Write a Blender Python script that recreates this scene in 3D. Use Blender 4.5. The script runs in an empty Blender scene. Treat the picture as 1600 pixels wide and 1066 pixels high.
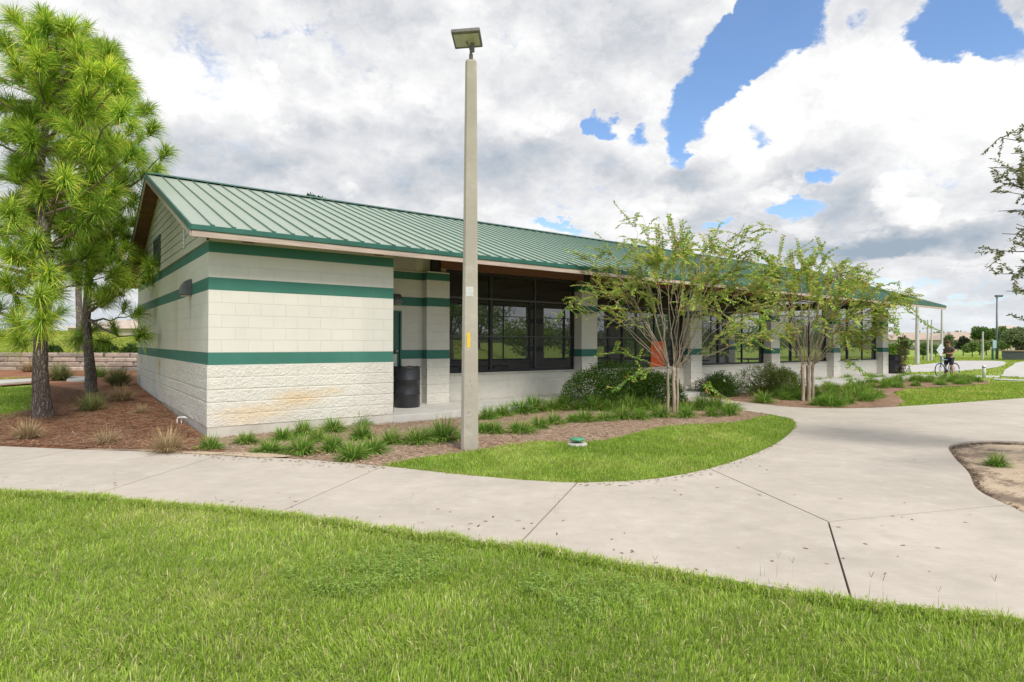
import bpy, math, random
import numpy as np
from mathutils import Vector, Matrix
from mathutils.geometry import delaunay_2d_cdt

SC = bpy.context.scene
COL = SC.collection
F = 946.0                     # focal length in photo pixels (photo is 1600 wide)
EYE = 1.55
ROLL = 0.004

# ------------------------------------------------------------------ camera
cam_d = bpy.data.cameras.new('camera')
cam = bpy.data.objects.new('camera', cam_d)
COL.objects.link(cam)
cam_d.sensor_width = 36.0
cam_d.lens = F / 1600 * 36
cam_d.clip_start = 0.05
cam_d.clip_end = 3000
fx = Vector((1, 0, ROLL)).normalized()
fwd = Vector((0, 1, 2 / F)).normalized()
fy = fx.cross(fwd).normalized()
fx = fwd.cross(fy).normalized()
R = Matrix((fx, fy, -fwd)).transposed().to_4x4()
cam.matrix_world = Matrix.Translation((0, 0, EYE)) @ R
SC.camera = cam

SUN_EL, SUN_AZ = 50.0, 150.0   # azimuth measured from +Y towards +X: behind and right of the camera
SC.view_settings.view_transform = 'Standard'
SC.view_settings.look = 'None'
SC.view_settings.exposure = 0.40
SC.view_settings.gamma = 1.0
SC.view_settings.use_curve_mapping = False
SC.cycles.max_bounces = 8
SC.cycles.transparent_max_bounces = 16
SC.cycles.use_denoising = True
SC.cycles.caustics_reflective = False
SC.cycles.caustics_refractive = False

sun_d = bpy.data.lights.new('sun', 'SUN')
sun_d.energy = 2.8
sun_d.angle = math.radians(16)
sun_d.color = (1.0, 0.95, 0.87)
sun = bpy.data.objects.new('sun', sun_d)
COL.objects.link(sun)
_e, _a = math.radians(SUN_EL), math.radians(SUN_AZ)
sdir = Vector((math.cos(_e) * math.sin(_a), math.cos(_e) * math.cos(_a), math.sin(_e)))
sun.rotation_euler = sdir.to_track_quat('Z', 'Y').to_euler()
sun.location = sdir * 60


def ray(px, py):
    """world direction through a photo pixel (y component 1)"""
    dx, dy = px - 800.0, py - 535.0
    return ((dx + ROLL * dy) / F, (-dy + ROLL * dx) / F)


def G(px, py, z=0.0):
    rx, rz = ray(px, py)
    t = (z - EYE) / rz
    return (rx * t, t)


def AT(px, py, Y):
    rx, rz = ray(px, py)
    return (rx * Y, Y, EYE + rz * Y)


# ------------------------------------------------------------------ node helpers
class NT:
    def __init__(s, tree):
        s.t = tree
        s.n = tree.nodes
        s.l = tree.links

    def node(s, typ, **kw):
        nd = s.n.new(typ)
        for k, v in kw.items():
            setattr(nd, k, v)
        return nd

    def put(s, sock, v):
        if isinstance(v, bpy.types.NodeSocket):
            s.l.new(v, sock)
        elif v is not None:
            if sock.type == 'RGBA' and hasattr(v, '__len__') and len(v) == 3:
                v = (*v, 1)
            sock.default_value = v

    def math(s, op, a, b=None, c=None, clamp=False):
        nd = s.node('ShaderNodeMath', operation=op, use_clamp=clamp)
        s.put(nd.inputs[0], a)
        if b is not None: s.put(nd.inputs[1], b)
        if c is not None: s.put(nd.inputs[2], c)
        return nd.outputs[0]

    def vmath(s, op, a, b=None, scale=None):
        nd = s.node('ShaderNodeVectorMath', operation=op)
        s.put(nd.inputs[0], a)
        if b is not None: s.put(nd.inputs[1], b)
        if scale is not None: s.put(nd.inputs['Scale'], scale)
        return nd.outputs['Value'] if op in ('DOT_PRODUCT', 'LENGTH', 'DISTANCE') else nd.outputs[0]

    def mix(s, f, a, b, mode='MIX'):
        nd = s.node('ShaderNodeMix', data_type='RGBA', blend_type=mode)
        s.put(nd.inputs[0], f)
        s.put(nd.inputs[6], a)
        s.put(nd.inputs[7], b)
        return nd.outputs[2]

    def noise(s, vec, scale, detail=3, rough=0.5, dist=0.0):
        nd = s.node('ShaderNodeTexNoise')
        s.put(nd.inputs['Vector'], vec)
        nd.inputs['Scale'].default_value = scale
        nd.inputs['Detail'].default_value = detail
        nd.inputs['Roughness'].default_value = rough
        nd.inputs['Distortion'].default_value = dist
        return nd.outputs[0], nd.outputs[1]

    def rng(s, v, a, b, c=0.0, d=1.0, smooth=False):
        nd = s.node('ShaderNodeMapRange')
        if smooth: nd.interpolation_type = 'SMOOTHSTEP'
        s.put(nd.inputs[0], v)
        s.put(nd.inputs[1], a); s.put(nd.inputs[2], b)
        s.put(nd.inputs[3], c); s.put(nd.inputs[4], d)
        return nd.outputs[0]

    def coord(s, kind='Object'):
        return s.node('ShaderNodeTexCoord').outputs[kind]

    def sep(s, v):
        nd = s.node('ShaderNodeSeparateXYZ')
        s.put(nd.inputs[0], v)
        return nd.outputs

    def comb(s, x, y, z):
        nd = s.node('ShaderNodeCombineXYZ')
        s.put(nd.inputs[0], x); s.put(nd.inputs[1], y); s.put(nd.inputs[2], z)
        return nd.outputs[0]

    def bump(s, h, strength=0.3, dist=0.01, normal=None):
        nd = s.node('ShaderNodeBump')
        s.put(nd.inputs['Height'], h)
        nd.inputs['Strength'].default_value = strength
        nd.inputs['Distance'].default_value = dist
        if normal is not None: s.put(nd.inputs['Normal'], normal)
        return nd.outputs[0]


def new_mat(name):
    m = bpy.data.materials.new(name)
    m.use_nodes = True
    m.node_tree.nodes.clear()
    nt = NT(m.node_tree)
    out = nt.node('ShaderNodeOutputMaterial')
    return m, nt, out


def bsdf(nt, out, color, rough=0.6, normal=None, metal=0.0, spec=None):
    b = nt.node('ShaderNodeBsdfPrincipled')
    nt.put(b.inputs['Base Color'], color)
    nt.put(b.inputs['Roughness'], rough)
    nt.put(b.inputs['Metallic'], metal)
    if spec is not None: b.inputs['Specular IOR Level'].default_value = spec
    if normal is not None: nt.put(b.inputs['Normal'], normal)
    nt.l.new(b.outputs[0], out.inputs[0])
    return b


def pm(name, c1, c2=None, scale=3.0, rough=0.7, bump=0.0, bscale=40.0, metal=0.0, spec=None, stretch=None, detail=5, lo=.35, hi=.65, coord='Object'):
    """plain painted/natural surface: two colours mixed by noise, plus bump"""
    m, nt, out = new_mat(name)
    co = nt.coord(coord)
    if stretch: co = nt.vmath('MULTIPLY', co, stretch)
    col = (*c1, 1)
    if c2:
        f, _ = nt.noise(co, scale, detail, .6)
        col = nt.mix(nt.rng(f, lo, hi), c1, c2)
    nrm = None
    if bump:
        h, _ = nt.noise(co, bscale, 6, .6)
        nrm = nt.bump(h, bump, .01)
    bsdf(nt, out, col, rough, nrm, metal, spec)
    return m


# ------------------------------------------------------------------ sky
def build_world():
    w = bpy.data.worlds.new('World')
    SC.world = w
    w.use_nodes = True
    w.node_tree.nodes.clear()
    nt = NT(w.node_tree)
    out = nt.node('ShaderNodeOutputWorld')
    sky = nt.node('ShaderNodeTexSky', sky_type='NISHITA')
    sky.sun_disc = False
    sky.sun_elevation = math.radians(SUN_EL)
    sky.sun_rotation = math.radians(SUN_AZ)
    sky.air_density = 1.0
    sky.dust_density = 0.6
    sky.ozone_density = 2.0
    bg_sky = nt.node('ShaderNodeBackground')
    nt.l.new(nt.mix(1.0, sky.outputs[0], (.88, 1.02, 1.16), 'MULTIPLY'), bg_sky.inputs[0])
    bg_sky.inputs[1].default_value = 0.135
    d = nt.coord('Generated')
    d = nt.vmath('NORMALIZE', d)
    x, y, z = nt.sep(d)
    # pull clouds flat towards the horizon, as a layer of cumulus looks
    zz = nt.math('POWER', nt.math('MAXIMUM', z, 0.0), 0.75)
    dn = nt.comb(x, y, nt.math('MULTIPLY', zz, 1.5))
    az = nt.math('ARCTAN2', x, y)
    el = nt.math('ARCSINE', z)
    p0 = nt.comb(az, el, 0.0)
    _, wc = nt.noise(dn, 5.0, 5, .6)
    warp = nt.vmath('SCALE', nt.vmath('SUBTRACT', wc, (.5, .5, .5)), scale=.11)
    _, wc2 = nt.noise(dn, 22.0, 5, .62)
    warp2 = nt.vmath('SCALE', nt.vmath('SUBTRACT', wc2, (.5, .5, .5)), scale=.05)
    p = nt.vmath('ADD', nt.vmath('ADD', p0, warp), warp2)

    def ae(px, py):
        rx, rz = ray(px, py)
        n = math.sqrt(rx * rx + 1 + rz * rz)
        return math.atan2(rx, 1), math.asin(rz / n)

    def field(blobs, pp):
        tot = None
        for b in blobs:
            px, py, ra, rb, ang, wgt = b
            c = ae(px, py)
            k = 1.0 / F * .8
            a = math.radians(ang)
            u = (math.cos(a) / (ra * k), math.sin(a) / (ra * k), 0)
            v = (-math.sin(a) / (rb * k), math.cos(a) / (rb * k), 0)
            q = nt.vmath('SUBTRACT', pp, (c[0], c[1], 0))
            d1 = nt.vmath('DOT_PRODUCT', q, u)
            d2 = nt.vmath('DOT_PRODUCT', q, v)
            r2 = nt.math('MULTIPLY_ADD', d1, d1, nt.math('MULTIPLY', d2, d2))
            g = nt.math('SUBTRACT', 1.0, nt.math('MULTIPLY', r2, .5), clamp=True)
            g = nt.math('MULTIPLY', g, wgt)
            tot = g if tot is None else nt.math('ADD', tot, g)
        return tot

    BLUE = [(1235, 10, 60, 45, 0, 1.0), (1185, 60, 70, 42, 35, 1.0), (1120, 110, 60, 38, 50, 1.1), (1085, 175, 45, 34, 70, 1.1), (1060, 225, 22, 24, 0, .9), (1150, 105, 40, 25, 30, .6),
            (947, 190, 26, 16, 0, 1.0), (1510, 30, 55, 34, -10, 1.1), (1560, 60, 30, 26, 0, .9), (1240, 328, 40, 18, 0, .9),
            (1290, 268, 28, 12, 10, .7), (880, 352, 50, 9, 0, .8), (1197, 215, 10, 22, 0, .6), 
            (1130, 345, 22, 10, 0, .5), (1385, 455, 60, 7, 0, .5), (1500, 470, 70, 5, 0, .45), (1345, 20, 20, 12, 0, .3), (1000, 205, 20, 10, 0, .5), (1210, 330, 30, 9, 0, .7), (1420, 500, 120, 6, 0, .35), (1250, 470, 80, 6, 0, .4)]
    bfield = field(BLUE, p)
    n_big, _ = nt.noise(dn, 2.3, 5, .55)
    back = nt.rng(y, 0.25, -0.2)                       # broken blue gaps in the half of the sky behind
    holes = nt.math('MULTIPLY', nt.rng(n_big, .50, .58), back)
    n_edge, _ = nt.noise(dn, 20, 10, .68, .3)
    n_wisp, _ = nt.noise(dn, 7, 9, .7, .8)
    soft = nt.rng(n_wisp, .35, .65)

    def billow(vec, sc):
        v = nt.node('ShaderNodeTexVoronoi', feature='F1')
        nt.put(v.inputs['Vector'], vec)
        v.inputs['Scale'].default_value = sc
        v.inputs['Detail'].default_value = 3.0
        v.inputs['Roughness'].default_value = .55
        v.inputs['Lacunarity'].default_value = 2.3
        return v.outputs['Distance']
    wv = nt.vmath('SCALE', nt.vmath('SUBTRACT', wc2, (.5, .5, .5)), scale=.10)
    dw = nt.vmath('ADD', dn, wv)
    BM = .86
    b0 = billow(dw, 6.5)
    b1 = billow(nt.vmath('ADD', dw, (.014, 0.0, .045)), 6.5)
    puffy = nt.math('SUBTRACT', b1, b0)                 # lit side minus shaded side
    bf = nt.math('ADD', nt.math('ADD', nt.math('MULTIPLY', bfield, 1.38), holes), nt.math('ADD', nt.math('MULTIPLY', nt.math('SUBTRACT', n_edge, .5), .8), nt.math('MULTIPLY', nt.math('SUBTRACT', b0, BM), .70)))
    lo = nt.math('MULTIPLY_ADD', soft, -.22, .44)
    hi = nt.math('MULTIPLY_ADD', soft, .55, .70)
    blue = nt.rng(bf, lo, hi, smooth=True)

    BR = [(1300, 110, 170, 90, 20, .22), (1480, 190, 140, 110, 0, .22), (1180, 220, 70, 60, 30, .18), (1560, 130, 70, 60, 0, .15),
          (1020, 330, 80, 45, 0, .16), (300, 150, 110, 60, 0, .14), (1100, 20, 80, 20, 0, .1), (600, 130, 110, 50, 0, .08), (870, 160, 80, 40, 20, .12), (850, 60, 30, 30, 0, .1),
          (1450, 372, 170, 24, 3, -.36), (1330, 385, 100, 22, 0, -.2), (1560, 350, 70, 20, 0, -.1), (960, 60, 110, 40, 0, -.16), (1000, 20, 80, 20, 0, -.05),
          (650, 60, 200, 30, 0, -.06), (700, 290, 150, 40, 0, -.2), (560, 215, 120, 26, 0, -.14), (900, 250, 90, 50, 0, -.16), (1100, 265, 60, 30, 10, -.28), (780, 250, 120, 50, 0, -.12),
          (1320, 260, 80, 40, 0, -.22), (400, 270, 160, 30, 0, -.10), (1440, 450, 200, 30, 0, -.05), (1290, 330, 60, 30, 0, -.16), (130, 480, 140, 40, 0, -.12), (1500, 290, 60, 24, 0, -.10), (450, 170, 60, 16, 0, -.08), (260, 215, 90, 20, 0, -.08)]
    bright = field(BR, nt.vmath('ADD', p0, nt.vmath('SCALE', warp, scale=1.5)))
    nA, _ = nt.noise(dn, 3.6, 8, .55)
    nB, _ = nt.noise(nt.vmath('ADD', dn, (0.014, 0.0, 0.06)), 3.6, 8, .55)
    relief = nt.math('MULTIPLY', nt.math('SUBTRACT', nA, nB), 1.35)
    n3, _ = nt.noise(dn, 2.6, 4, .5)
    L = nt.math('ADD', nt.math('ADD', nt.math('MULTIPLY', bright, 1.3), relief), nt.math('MULTIPLY', nt.math('SUBTRACT', n3, .5), .30))
    L = nt.math('ADD', L, nt.math('MULTIPLY', puffy, .34))
    L = nt.math('ADD', L, .71)
    rim = nt.rng(bf, .0, .45)
    L = nt.math('ADD', L, nt.math('MULTIPLY', rim, .10))
    PUFF = [(1400, 318, 44, 26, 0, 1.0), (1385, 292, 24, 20, 0, 1.0), (1430, 318, 34, 18, -15, .8), (1410, 340, 60, 14, 0, .5),
            (395, 92, 40, 26, -10, .9), (340, 150, 70, 34, 0, .7), (440, 120, 34, 20, -20, .6), (250, 170, 70, 40, 0, .5),
            (532, 285, 22, 22, -20, .8), (985, 320, 40, 26, 0, .8), (1030, 345, 44, 22, 0, .8), (1240, 298, 44, 14, 0, .8), (1250, 360, 44, 16, 0, .8),
            (940, 70, 30, 20, 0, .5), (420, 190, 60, 40, 0, .4), (650, 150, 60, 34, 0, .5), (1560, 410, 60, 12, 0, .5), (1330, 405, 60, 14, 0, .5), (1500, 425, 90, 10, 0, .45), (1180, 310, 40, 20, 20, .6), (860, 200, 50, 30, 0, .5), (1080, 330, 30, 20, 0, .5)]
    pf = field(PUFF, nt.vmath('ADD', nt.vmath('ADD', p0, nt.vmath('SCALE', warp, scale=.55)), warp2))
    pf = nt.math('ADD', pf, nt.math('ADD', nt.math('MULTIPLY', nt.math('SUBTRACT', n_edge, .5), .5), nt.math('MULTIPLY', nt.math('SUBTRACT', BM, b0), .7)))
    puff = nt.rng(pf, .30, .80, smooth=True)
    L = nt.math('ADD', L, nt.math('MULTIPLY', puff, .20))
    ramp = nt.node('ShaderNodeValToRGB')
    nt.put(ramp.inputs[0], L)
    cr = ramp.color_ramp
    cr.elements[0].position = .15
    cr.elements[0].color = (.36, .44, .53, 1)
    cr.elements[1].position = 1.0
    cr.elements[1].color = (.99, .99, .985, 1)
    e = cr.elements.new(.50); e.color = (.61, .64, .685, 1)
    e = cr.elements.new(.74); e.color = (.80, .805, .825, 1)
    hz = nt.rng(z, 0.0, .10)                          # paler air low down
    ccol = nt.mix(nt.math('MULTIPLY', nt.math('SUBTRACT', 1.0, hz), .55), ramp.outputs[0], (.74, .80, .86))
    below = nt.rng(z, -.02, 0.0)
    ccol = nt.mix(below, (.30, .32, .22), ccol)
    bg_c = nt.node('ShaderNodeBackground')
    nt.l.new(ccol, bg_c.inputs[0])
    bg_c.inputs[1].default_value = .78
    ms = nt.node('ShaderNodeMixShader')
    nt.put(ms.inputs[0], nt.math('MULTIPLY', blue, nt.math('MULTIPLY', nt.rng(z, .02, .22, .35, .97), below)))
    nt.l.new(bg_c.outputs[0], ms.inputs[1])
    nt.l.new(bg_sky.outputs[0], ms.inputs[2])
    nt.l.new(ms.outputs[0], out.inputs[0])
    w.cycles.sampling_method = 'MANUAL'
    w.cycles.sample_map_resolution = 512


build_world()


# ------------------------------------------------------------------ mesh helpers
class MB:
    """collects shapes and links them as ONE mesh object"""
    def __init__(s):
        s.V, s.F, s.C, s.n = [], [], [], 0

    def add(s, V, Fc, col=None, mi=0):
        V = np.asarray(V, dtype=np.float32).reshape(-1, 3)
        Fc = np.asarray(Fc, dtype=np.int32)
        s.V.append(V)
        s.F.append((Fc + s.n, mi))
        if col is None: col = (1, 1, 1)
        col = np.asarray(col, dtype=np.float32)
        if col.ndim == 1: col = np.tile(col, (len(V), 1))
        s.C.append(col)
        s.n += len(V)

    def box(s, a, b, mi=0, col=None):
        x0, y0, z0 = a; x1, y1, z1 = b
        V = [(x0, y0, z0), (x1, y0, z0), (x1, y1, z0), (x0, y1, z0), (x0, y0, z1), (x1, y0, z1), (x1, y1, z1), (x0, y1, z1)]
        Fc = [(0, 3, 2, 1), (4, 5, 6, 7), (0, 1, 5, 4), (1, 2, 6, 5), (2, 3, 7, 6), (3, 0, 4, 7)]
        s.add(V, Fc, col, mi)

    def cbox(s, a, b, ch=.004, mi=0):
        """box with chamfered edges"""
        x0, y0, z0 = a; x1, y1, z1 = b
        c = ch
        V, idx = [], {}
        for ix, (X, sx) in enumerate(((x0, 1), (x1, -1))):
            for iy, (Y, sy) in enumerate(((y0, 1), (y1, -1))):
                for iz, (Z, sz) in enumerate(((z0, 1), (z1, -1))):
                    idx[(ix, iy, iz, 0)] = len(V); V.append((X, Y + sy * c, Z + sz * c))
                    idx[(ix, iy, iz, 1)] = len(V); V.append((X + sx * c, Y, Z + sz * c))
                    idx[(ix, iy, iz, 2)] = len(V); V.append((X + sx * c, Y + sy * c, Z))
        q = []
        g = lambda i, j, k, m: idx[(i, j, k, m)]
        for i in (0, 1): q.append([g(i, 0, 0, 0), g(i, 1, 0, 0), g(i, 1, 1, 0), g(i, 0, 1, 0)])
        for j in (0, 1): q.append([g(0, j, 0, 1), g(1, j, 0, 1), g(1, j, 1, 1), g(0, j, 1, 1)])
        for k in (0, 1): q.append([g(0, 0, k, 2), g(1, 0, k, 2), g(1, 1, k, 2), g(0, 1, k, 2)])
        for j in (0, 1):
            for k in (0, 1): q.append([g(0, j, k, 1), g(1, j, k, 1), g(1, j, k, 2), g(0, j, k, 2)])
        for i in (0, 1):
            for k in (0, 1): q.append([g(i, 0, k, 0), g(i, 1, k, 0), g(i, 1, k, 2), g(i, 0, k, 2)])
        for i in (0, 1):
            for j in (0, 1): q.append([g(i, j, 0, 0), g(i, j, 1, 0), g(i, j, 1, 1), g(i, j, 0, 1)])
        t = [[g(i, j, k, m) for m in range(3)] for i in (0, 1) for j in (0, 1) for k in (0, 1)]
        n0 = s.n
        s.add(V, q, None, mi)
        s.F.append((np.asarray(t, dtype=np.int32) + n0, mi))

    def tube(s, P, Rr, n=8, col=None, cap=True, mi=0):
        P = np.asarray(P, dtype=float)
        Rr = np.broadcast_to(np.asarray(Rr, dtype=float), (len(P),))
        T = np.gradient(P, axis=0)
        T /= np.linalg.norm(T, axis=1)[:, None] + 1e-9
        ref = np.array((0, 0, 1.0)) if abs(T[:, 2]).mean() < .8 else np.array((1.0, 0, 0))
        A = np.cross(T, ref); A /= np.linalg.norm(A, axis=1)[:, None] + 1e-9
        B = np.cross(T, A)
        an = np.linspace(0, 2 * math.pi, n, endpoint=False)
        V = P[:, None, :] + Rr[:, None, None] * (np.cos(an)[None, :, None] * A[:, None, :] + np.sin(an)[None, :, None] * B[:, None, :])
        V = V.reshape(-1, 3)
        i = np.arange(len(P) - 1)[:, None] * n
        j = np.arange(n)[None, :]
        q = np.stack([i + j, i + (j + 1) % n, i + n + (j + 1) % n, i + n + j], -1).reshape(-1, 4)
        n0 = s.n
        s.add(V, q, col, mi)
        if cap:
            s.F.append((np.array([list(range(n))[::-1]], dtype=np.int32) + n0, mi))
            s.F.append((np.array([list(range(n))], dtype=np.int32) + n0 + (len(P) - 1) * n, mi))

    def lathe(s, prof, c=(0, 0, 0), n=24, col=None, mi=0, axis='z'):
        an = np.linspace(0, 2 * math.pi, n, endpoint=False)
        V = []
        for r, z in prof:
            for a in an:
                if axis == 'z': V.append((c[0] + r * math.cos(a), c[1] + r * math.sin(a), c[2] + z))
                elif axis == 'y': V.append((c[0] + r * math.cos(a), c[1] + z, c[2] + r * math.sin(a)))
                else: V.append((c[0] + z, c[1] + r * math.cos(a), c[2] + r * math.sin(a)))
        Fc = []
        for i in range(len(prof) - 1):
            for j in range(n):
                Fc.append((i * n + j, i * n + (j + 1) % n, (i + 1) * n + (j + 1) % n, (i + 1) * n + j))
        s.add(V, Fc, col, mi)

    def prism(s, poly, a, b, axis='z', mi=0):
        """extrude 2-D polygon along axis between a and b"""
        n = len(poly)
        def pt(p, h):
            if axis == 'z': return (p[0], p[1], h)
            if axis == 'y': return (p[0], h, p[1])
            return (h, p[0], p[1])
        V = [pt(p, a) for p in poly] + [pt(p, b) for p in poly]
        n0 = s.n
        s.add(V, [(i, (i + 1) % n, n + (i + 1) % n, n + i) for i in range(n)], None, mi)
        s.F.append((np.array([list(range(n))[::-1]], dtype=np.int32) + n0, mi))
        s.F.append((np.array([list(range(n, 2 * n))], dtype=np.int32) + n0, mi))

    def build(s, name, mats, parent=None, smooth=False, loc=None):
        me = bpy.data.meshes.new(name)
        V = np.concatenate(s.V) if s.V else np.zeros((0, 3), np.float32)
        if loc is not None: V = V - np.asarray(loc, dtype=np.float32)
        C = np.concatenate(s.C)
        loops, starts, mis, pos = [], [], [], 0
        for Fc, mi in s.F:
            k = Fc.shape[1]
            loops.append(Fc.reshape(-1))
            starts.append(pos + np.arange(len(Fc), dtype=np.int32) * k)
            mis.append(np.full(len(Fc), mi, np.int32))
            pos += Fc.size
        loops = np.concatenate(loops); starts = np.concatenate(starts); mis = np.concatenate(mis)
        me.vertices.add(len(V)); me.vertices.foreach_set('co', V.reshape(-1))
        me.loops.add(len(loops)); me.loops.foreach_set('vertex_index', loops.astype(np.int32))
        me.polygons.add(len(starts)); me.polygons.foreach_set('loop_start', starts.astype(np.int32))
        me.polygons.foreach_set('material_index', mis)
        me.polygons.foreach_set('use_smooth', np.full(len(starts), bool(smooth)))
        at = me.color_attributes.new('col', 'FLOAT_COLOR', 'POINT')
        at.data.foreach_set('color', np.concatenate([C, np.ones((len(C), 1), np.float32)], 1).astype(np.float32).reshape(-1))
        me.update(calc_edges=True)
        me.validate()
        if not isinstance(mats, (list, tuple)): mats = [mats]
        for m in mats: me.materials.append(m)
        o = bpy.data.objects.new(name, me)
        COL.objects.link(o)
        if parent is not None: o.parent = parent
        if loc is not None: o.location = loc
        return o


def tag(o, label=None, cat=None, group=None, kind=None):
    if label: o['label'] = label
    if cat: o['category'] = cat
    if group: o['group'] = group
    if kind: o['kind'] = kind
    return o


def empty(name, loc=(0, 0, 0), rz=0, label=None, cat=None, group=None):
    o = bpy.data.objects.new(name, None)
    COL.objects.link(o)
    o.location = loc
    o.rotation_euler = (0, 0, rz)
    o.empty_display_size = .2
    return tag(o, label, cat, group)


def copy_tree(o, parent=None):
    c = o.copy()
    COL.objects.link(c)
    if parent is not None: c.parent = parent
    for ch in list(o.children):
        copy_tree(ch, c)
    return c


def smoothstep(a, b, x):
    t = np.clip((np.asarray(x, float) - a) / (b - a), 0, 1)
    return t * t * (3 - 2 * t)


def vnoise(x, y, seed=0):
    """cheap 2-D value noise on arrays, 0..1"""
    xi = np.floor(x).astype(np.int64); yi = np.floor(y).astype(np.int64)
    xf = x - xi; yf = y - yi
    def h(a, b):
        n = (a * 374761393 + b * 668265263 + seed * 1442695041) & 0xffffffff
        n = ((n ^ (n >> 13)) * 1274126177) & 0xffffffff
        return ((n ^ (n >> 16)) & 0xffff) / 65535.0
    u = xf * xf * (3 - 2 * xf); v = yf * yf * (3 - 2 * yf)
    return (h(xi, yi) * (1 - u) + h(xi + 1, yi) * u) * (1 - v) + (h(xi, yi + 1) * (1 - u) + h(xi + 1, yi + 1) * u) * v


def fbm(x, y, seed=0, o=4):
    r, a, t = 0, .5, 0
    for i in range(o):
        r = r + a * vnoise(x, y, seed + i * 17); t += a
        x = x * 2.03 + 11; y = y * 2.03 + 7; a *= .5
    return r / t


# building frame: u along the long facade, v towards its back
AU = math.atan2(.6025, .798)
CU, SU = math.cos(AU), math.sin(AU)
BC = (-4.892, 9.75)


def W(u, v):
    return (BC[0] + u * CU - v * SU, BC[1] + u * SU + v * CU)


def UV(x, y):
    dx, dy = x - BC[0], y - BC[1]
    return dx * CU + dy * SU, -dx * SU + dy * CU


SOIL = -.05
WALL_Y = 24.3


def H(x, y):
    """height of the bare ground"""
    x = np.asarray(x, float); y = np.asarray(y, float)
    u, v = UV(x, y)
    s = 1 - smoothstep(.2, 2.6, u)
    s = np.where((v < 0) & (u > -1), s * 1.0, s)
    z = SOIL + s * (.037 * np.clip(y - 9.7, 0, 8.5) + .012 * np.clip(y - 18.2, 0, 6))
    left = 1 - smoothstep(-6.0, 2.0, x)
    berm = .72 + 1.15 * smoothstep(24.4, 44, y) - .5 * smoothstep(50, 90, y)
    z = z + np.where(y > WALL_Y, left * berm, 0)
    z = z + .04 * (fbm(x * .25, y * .25, 3) - .5) * smoothstep(16, 26, y)
    return z


random.seed(7)
rng = np.random.default_rng(11)


# ------------------------------------------------------------------ materials
def mat_foliage(name, transl=.35, rough=.55, hue=(1, 1, 1)):
    """leaf colour comes from the mesh's per-leaf colour"""
    m, nt, out = new_mat(name)
    at = nt.node('ShaderNodeAttribute'); at.attribute_name = 'col'
    col = nt.mix(1.0, at.outputs[0], hue, 'MULTIPLY')
    d = nt.node('ShaderNodeBsdfPrincipled')
    nt.put(d.inputs['Base Color'], col)
    d.inputs['Roughness'].default_value = rough
    d.inputs['Specular IOR Level'].default_value = .08
    t = nt.node('ShaderNodeBsdfTranslucent')
    nt.put(t.inputs[0], nt.mix(.4, col, nt.mix(1.0, col, (1.25, 1.15, .5), 'MULTIPLY')))
    ms = nt.node('ShaderNodeMixShader')
    ms.inputs[0].default_value = transl
    nt.l.new(d.outputs[0], ms.inputs[1]); nt.l.new(t.outputs[0], ms.inputs[2])
    nt.l.new(ms.outputs[0], out.inputs[0])
    return m


M_leaf = mat_foliage('foliage_leaf', .40)
M_needle = mat_foliage('foliage_needle', .38)
M_blade = mat_foliage('grass_blade', .42)
M_dry = mat_foliage('dry_straw', .15, .8)


def mat_ground():
    m, nt, out = new_mat('turf_soil')
    co = nt.coord('Object')
    f1, _ = nt.noise(co, .35, 5, .6)
    f2, _ = nt.noise(co, 9, 6, .7)
    f3, _ = nt.noise(co, 1.6, 5, .6)
    c = nt.mix(nt.rng(f1, .35, .65), (.26, .37, .06), (.35, .42, .09))
    c = nt.mix(nt.rng(f2, .3, .75), c, (.17, .26, .045))
    c = nt.mix(nt.math('MULTIPLY', nt.rng(f3, .5, .75), .5), c, (.30, .29, .10))
    bsdf(nt, out, c, .9, nt.bump(f2, .6, .03), spec=.1)
    return m


def mat_soil():
    m, nt, out = new_mat('lawn_soil')
    co = nt.coord('Object')
    f2, _ = nt.noise(co, 30, 6, .7)
    c = nt.mix(nt.rng(f2, .35, .7), (.17, .23, .06), (.30, .30, .14))
    bsdf(nt, out, c, .95, nt.bump(f2, .6, .02), spec=.1)
    return m


def mat_concrete(name, a=(.535, .475, .400), b=(.44, .39, .325), streak=True):
    m, nt, out = new_mat(name)
    co = nt.coord('Object')
    f1, _ = nt.noise(co, .7, 6, .62)
    f2, _ = nt.noise(co, 5.0, 6, .65)
    f3, _ = nt.noise(co, 90, 4, .7)
    br = nt.vmath('MULTIPLY', co, (4, 46, 1))
    f4, _ = nt.noise(br, 1.3, 4, .6)
    c = nt.mix(nt.rng(f1, .36, .66), a, b)
    c = nt.mix(nt.math('MULTIPLY', nt.rng(f2, .50, .78), .28), c, (.31, .275, .235))
    f5, _ = nt.noise(nt.vmath('MULTIPLY', co, (1, 1.8, 1)), 1.9, 7, .7, .6)
    c = nt.mix(nt.math('MULTIPLY', nt.rng(f5, .48, .74), .36), c, (.34, .305, .265))
    c = nt.mix(nt.math('MULTIPLY', nt.rng(f2, .45, .25), .4), c, (.64, .61, .55))
    c = nt.mix(nt.math('MULTIPLY', nt.rng(f4, .4, .75), .22 if streak else 0), c, (.34, .32, .29))
    c = nt.mix(nt.math('MULTIPLY', nt.rng(f3, .56, .75), .5), c, (.36, .34, .31))
    h = nt.math('ADD', nt.math('MULTIPLY', f3, .6), nt.math('MULTIPLY', f4, .5 if streak else 0))
    bsdf(nt, out, c, .88, nt.bump(h, .35, .006), spec=.25)
    return m


M_conc = mat_concrete('sidewalk_concrete')
M_conc2 = mat_concrete('slab_concrete', (.55, .54, .50), (.44, .43, .39), False)
M_pole = mat_concrete('pole_concrete', (.46, .415, .345), (.345, .305, .25), False)
M_road = mat_concrete('road_concrete', (.52, .50, .48), (.44, .42, .40), False)


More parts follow.
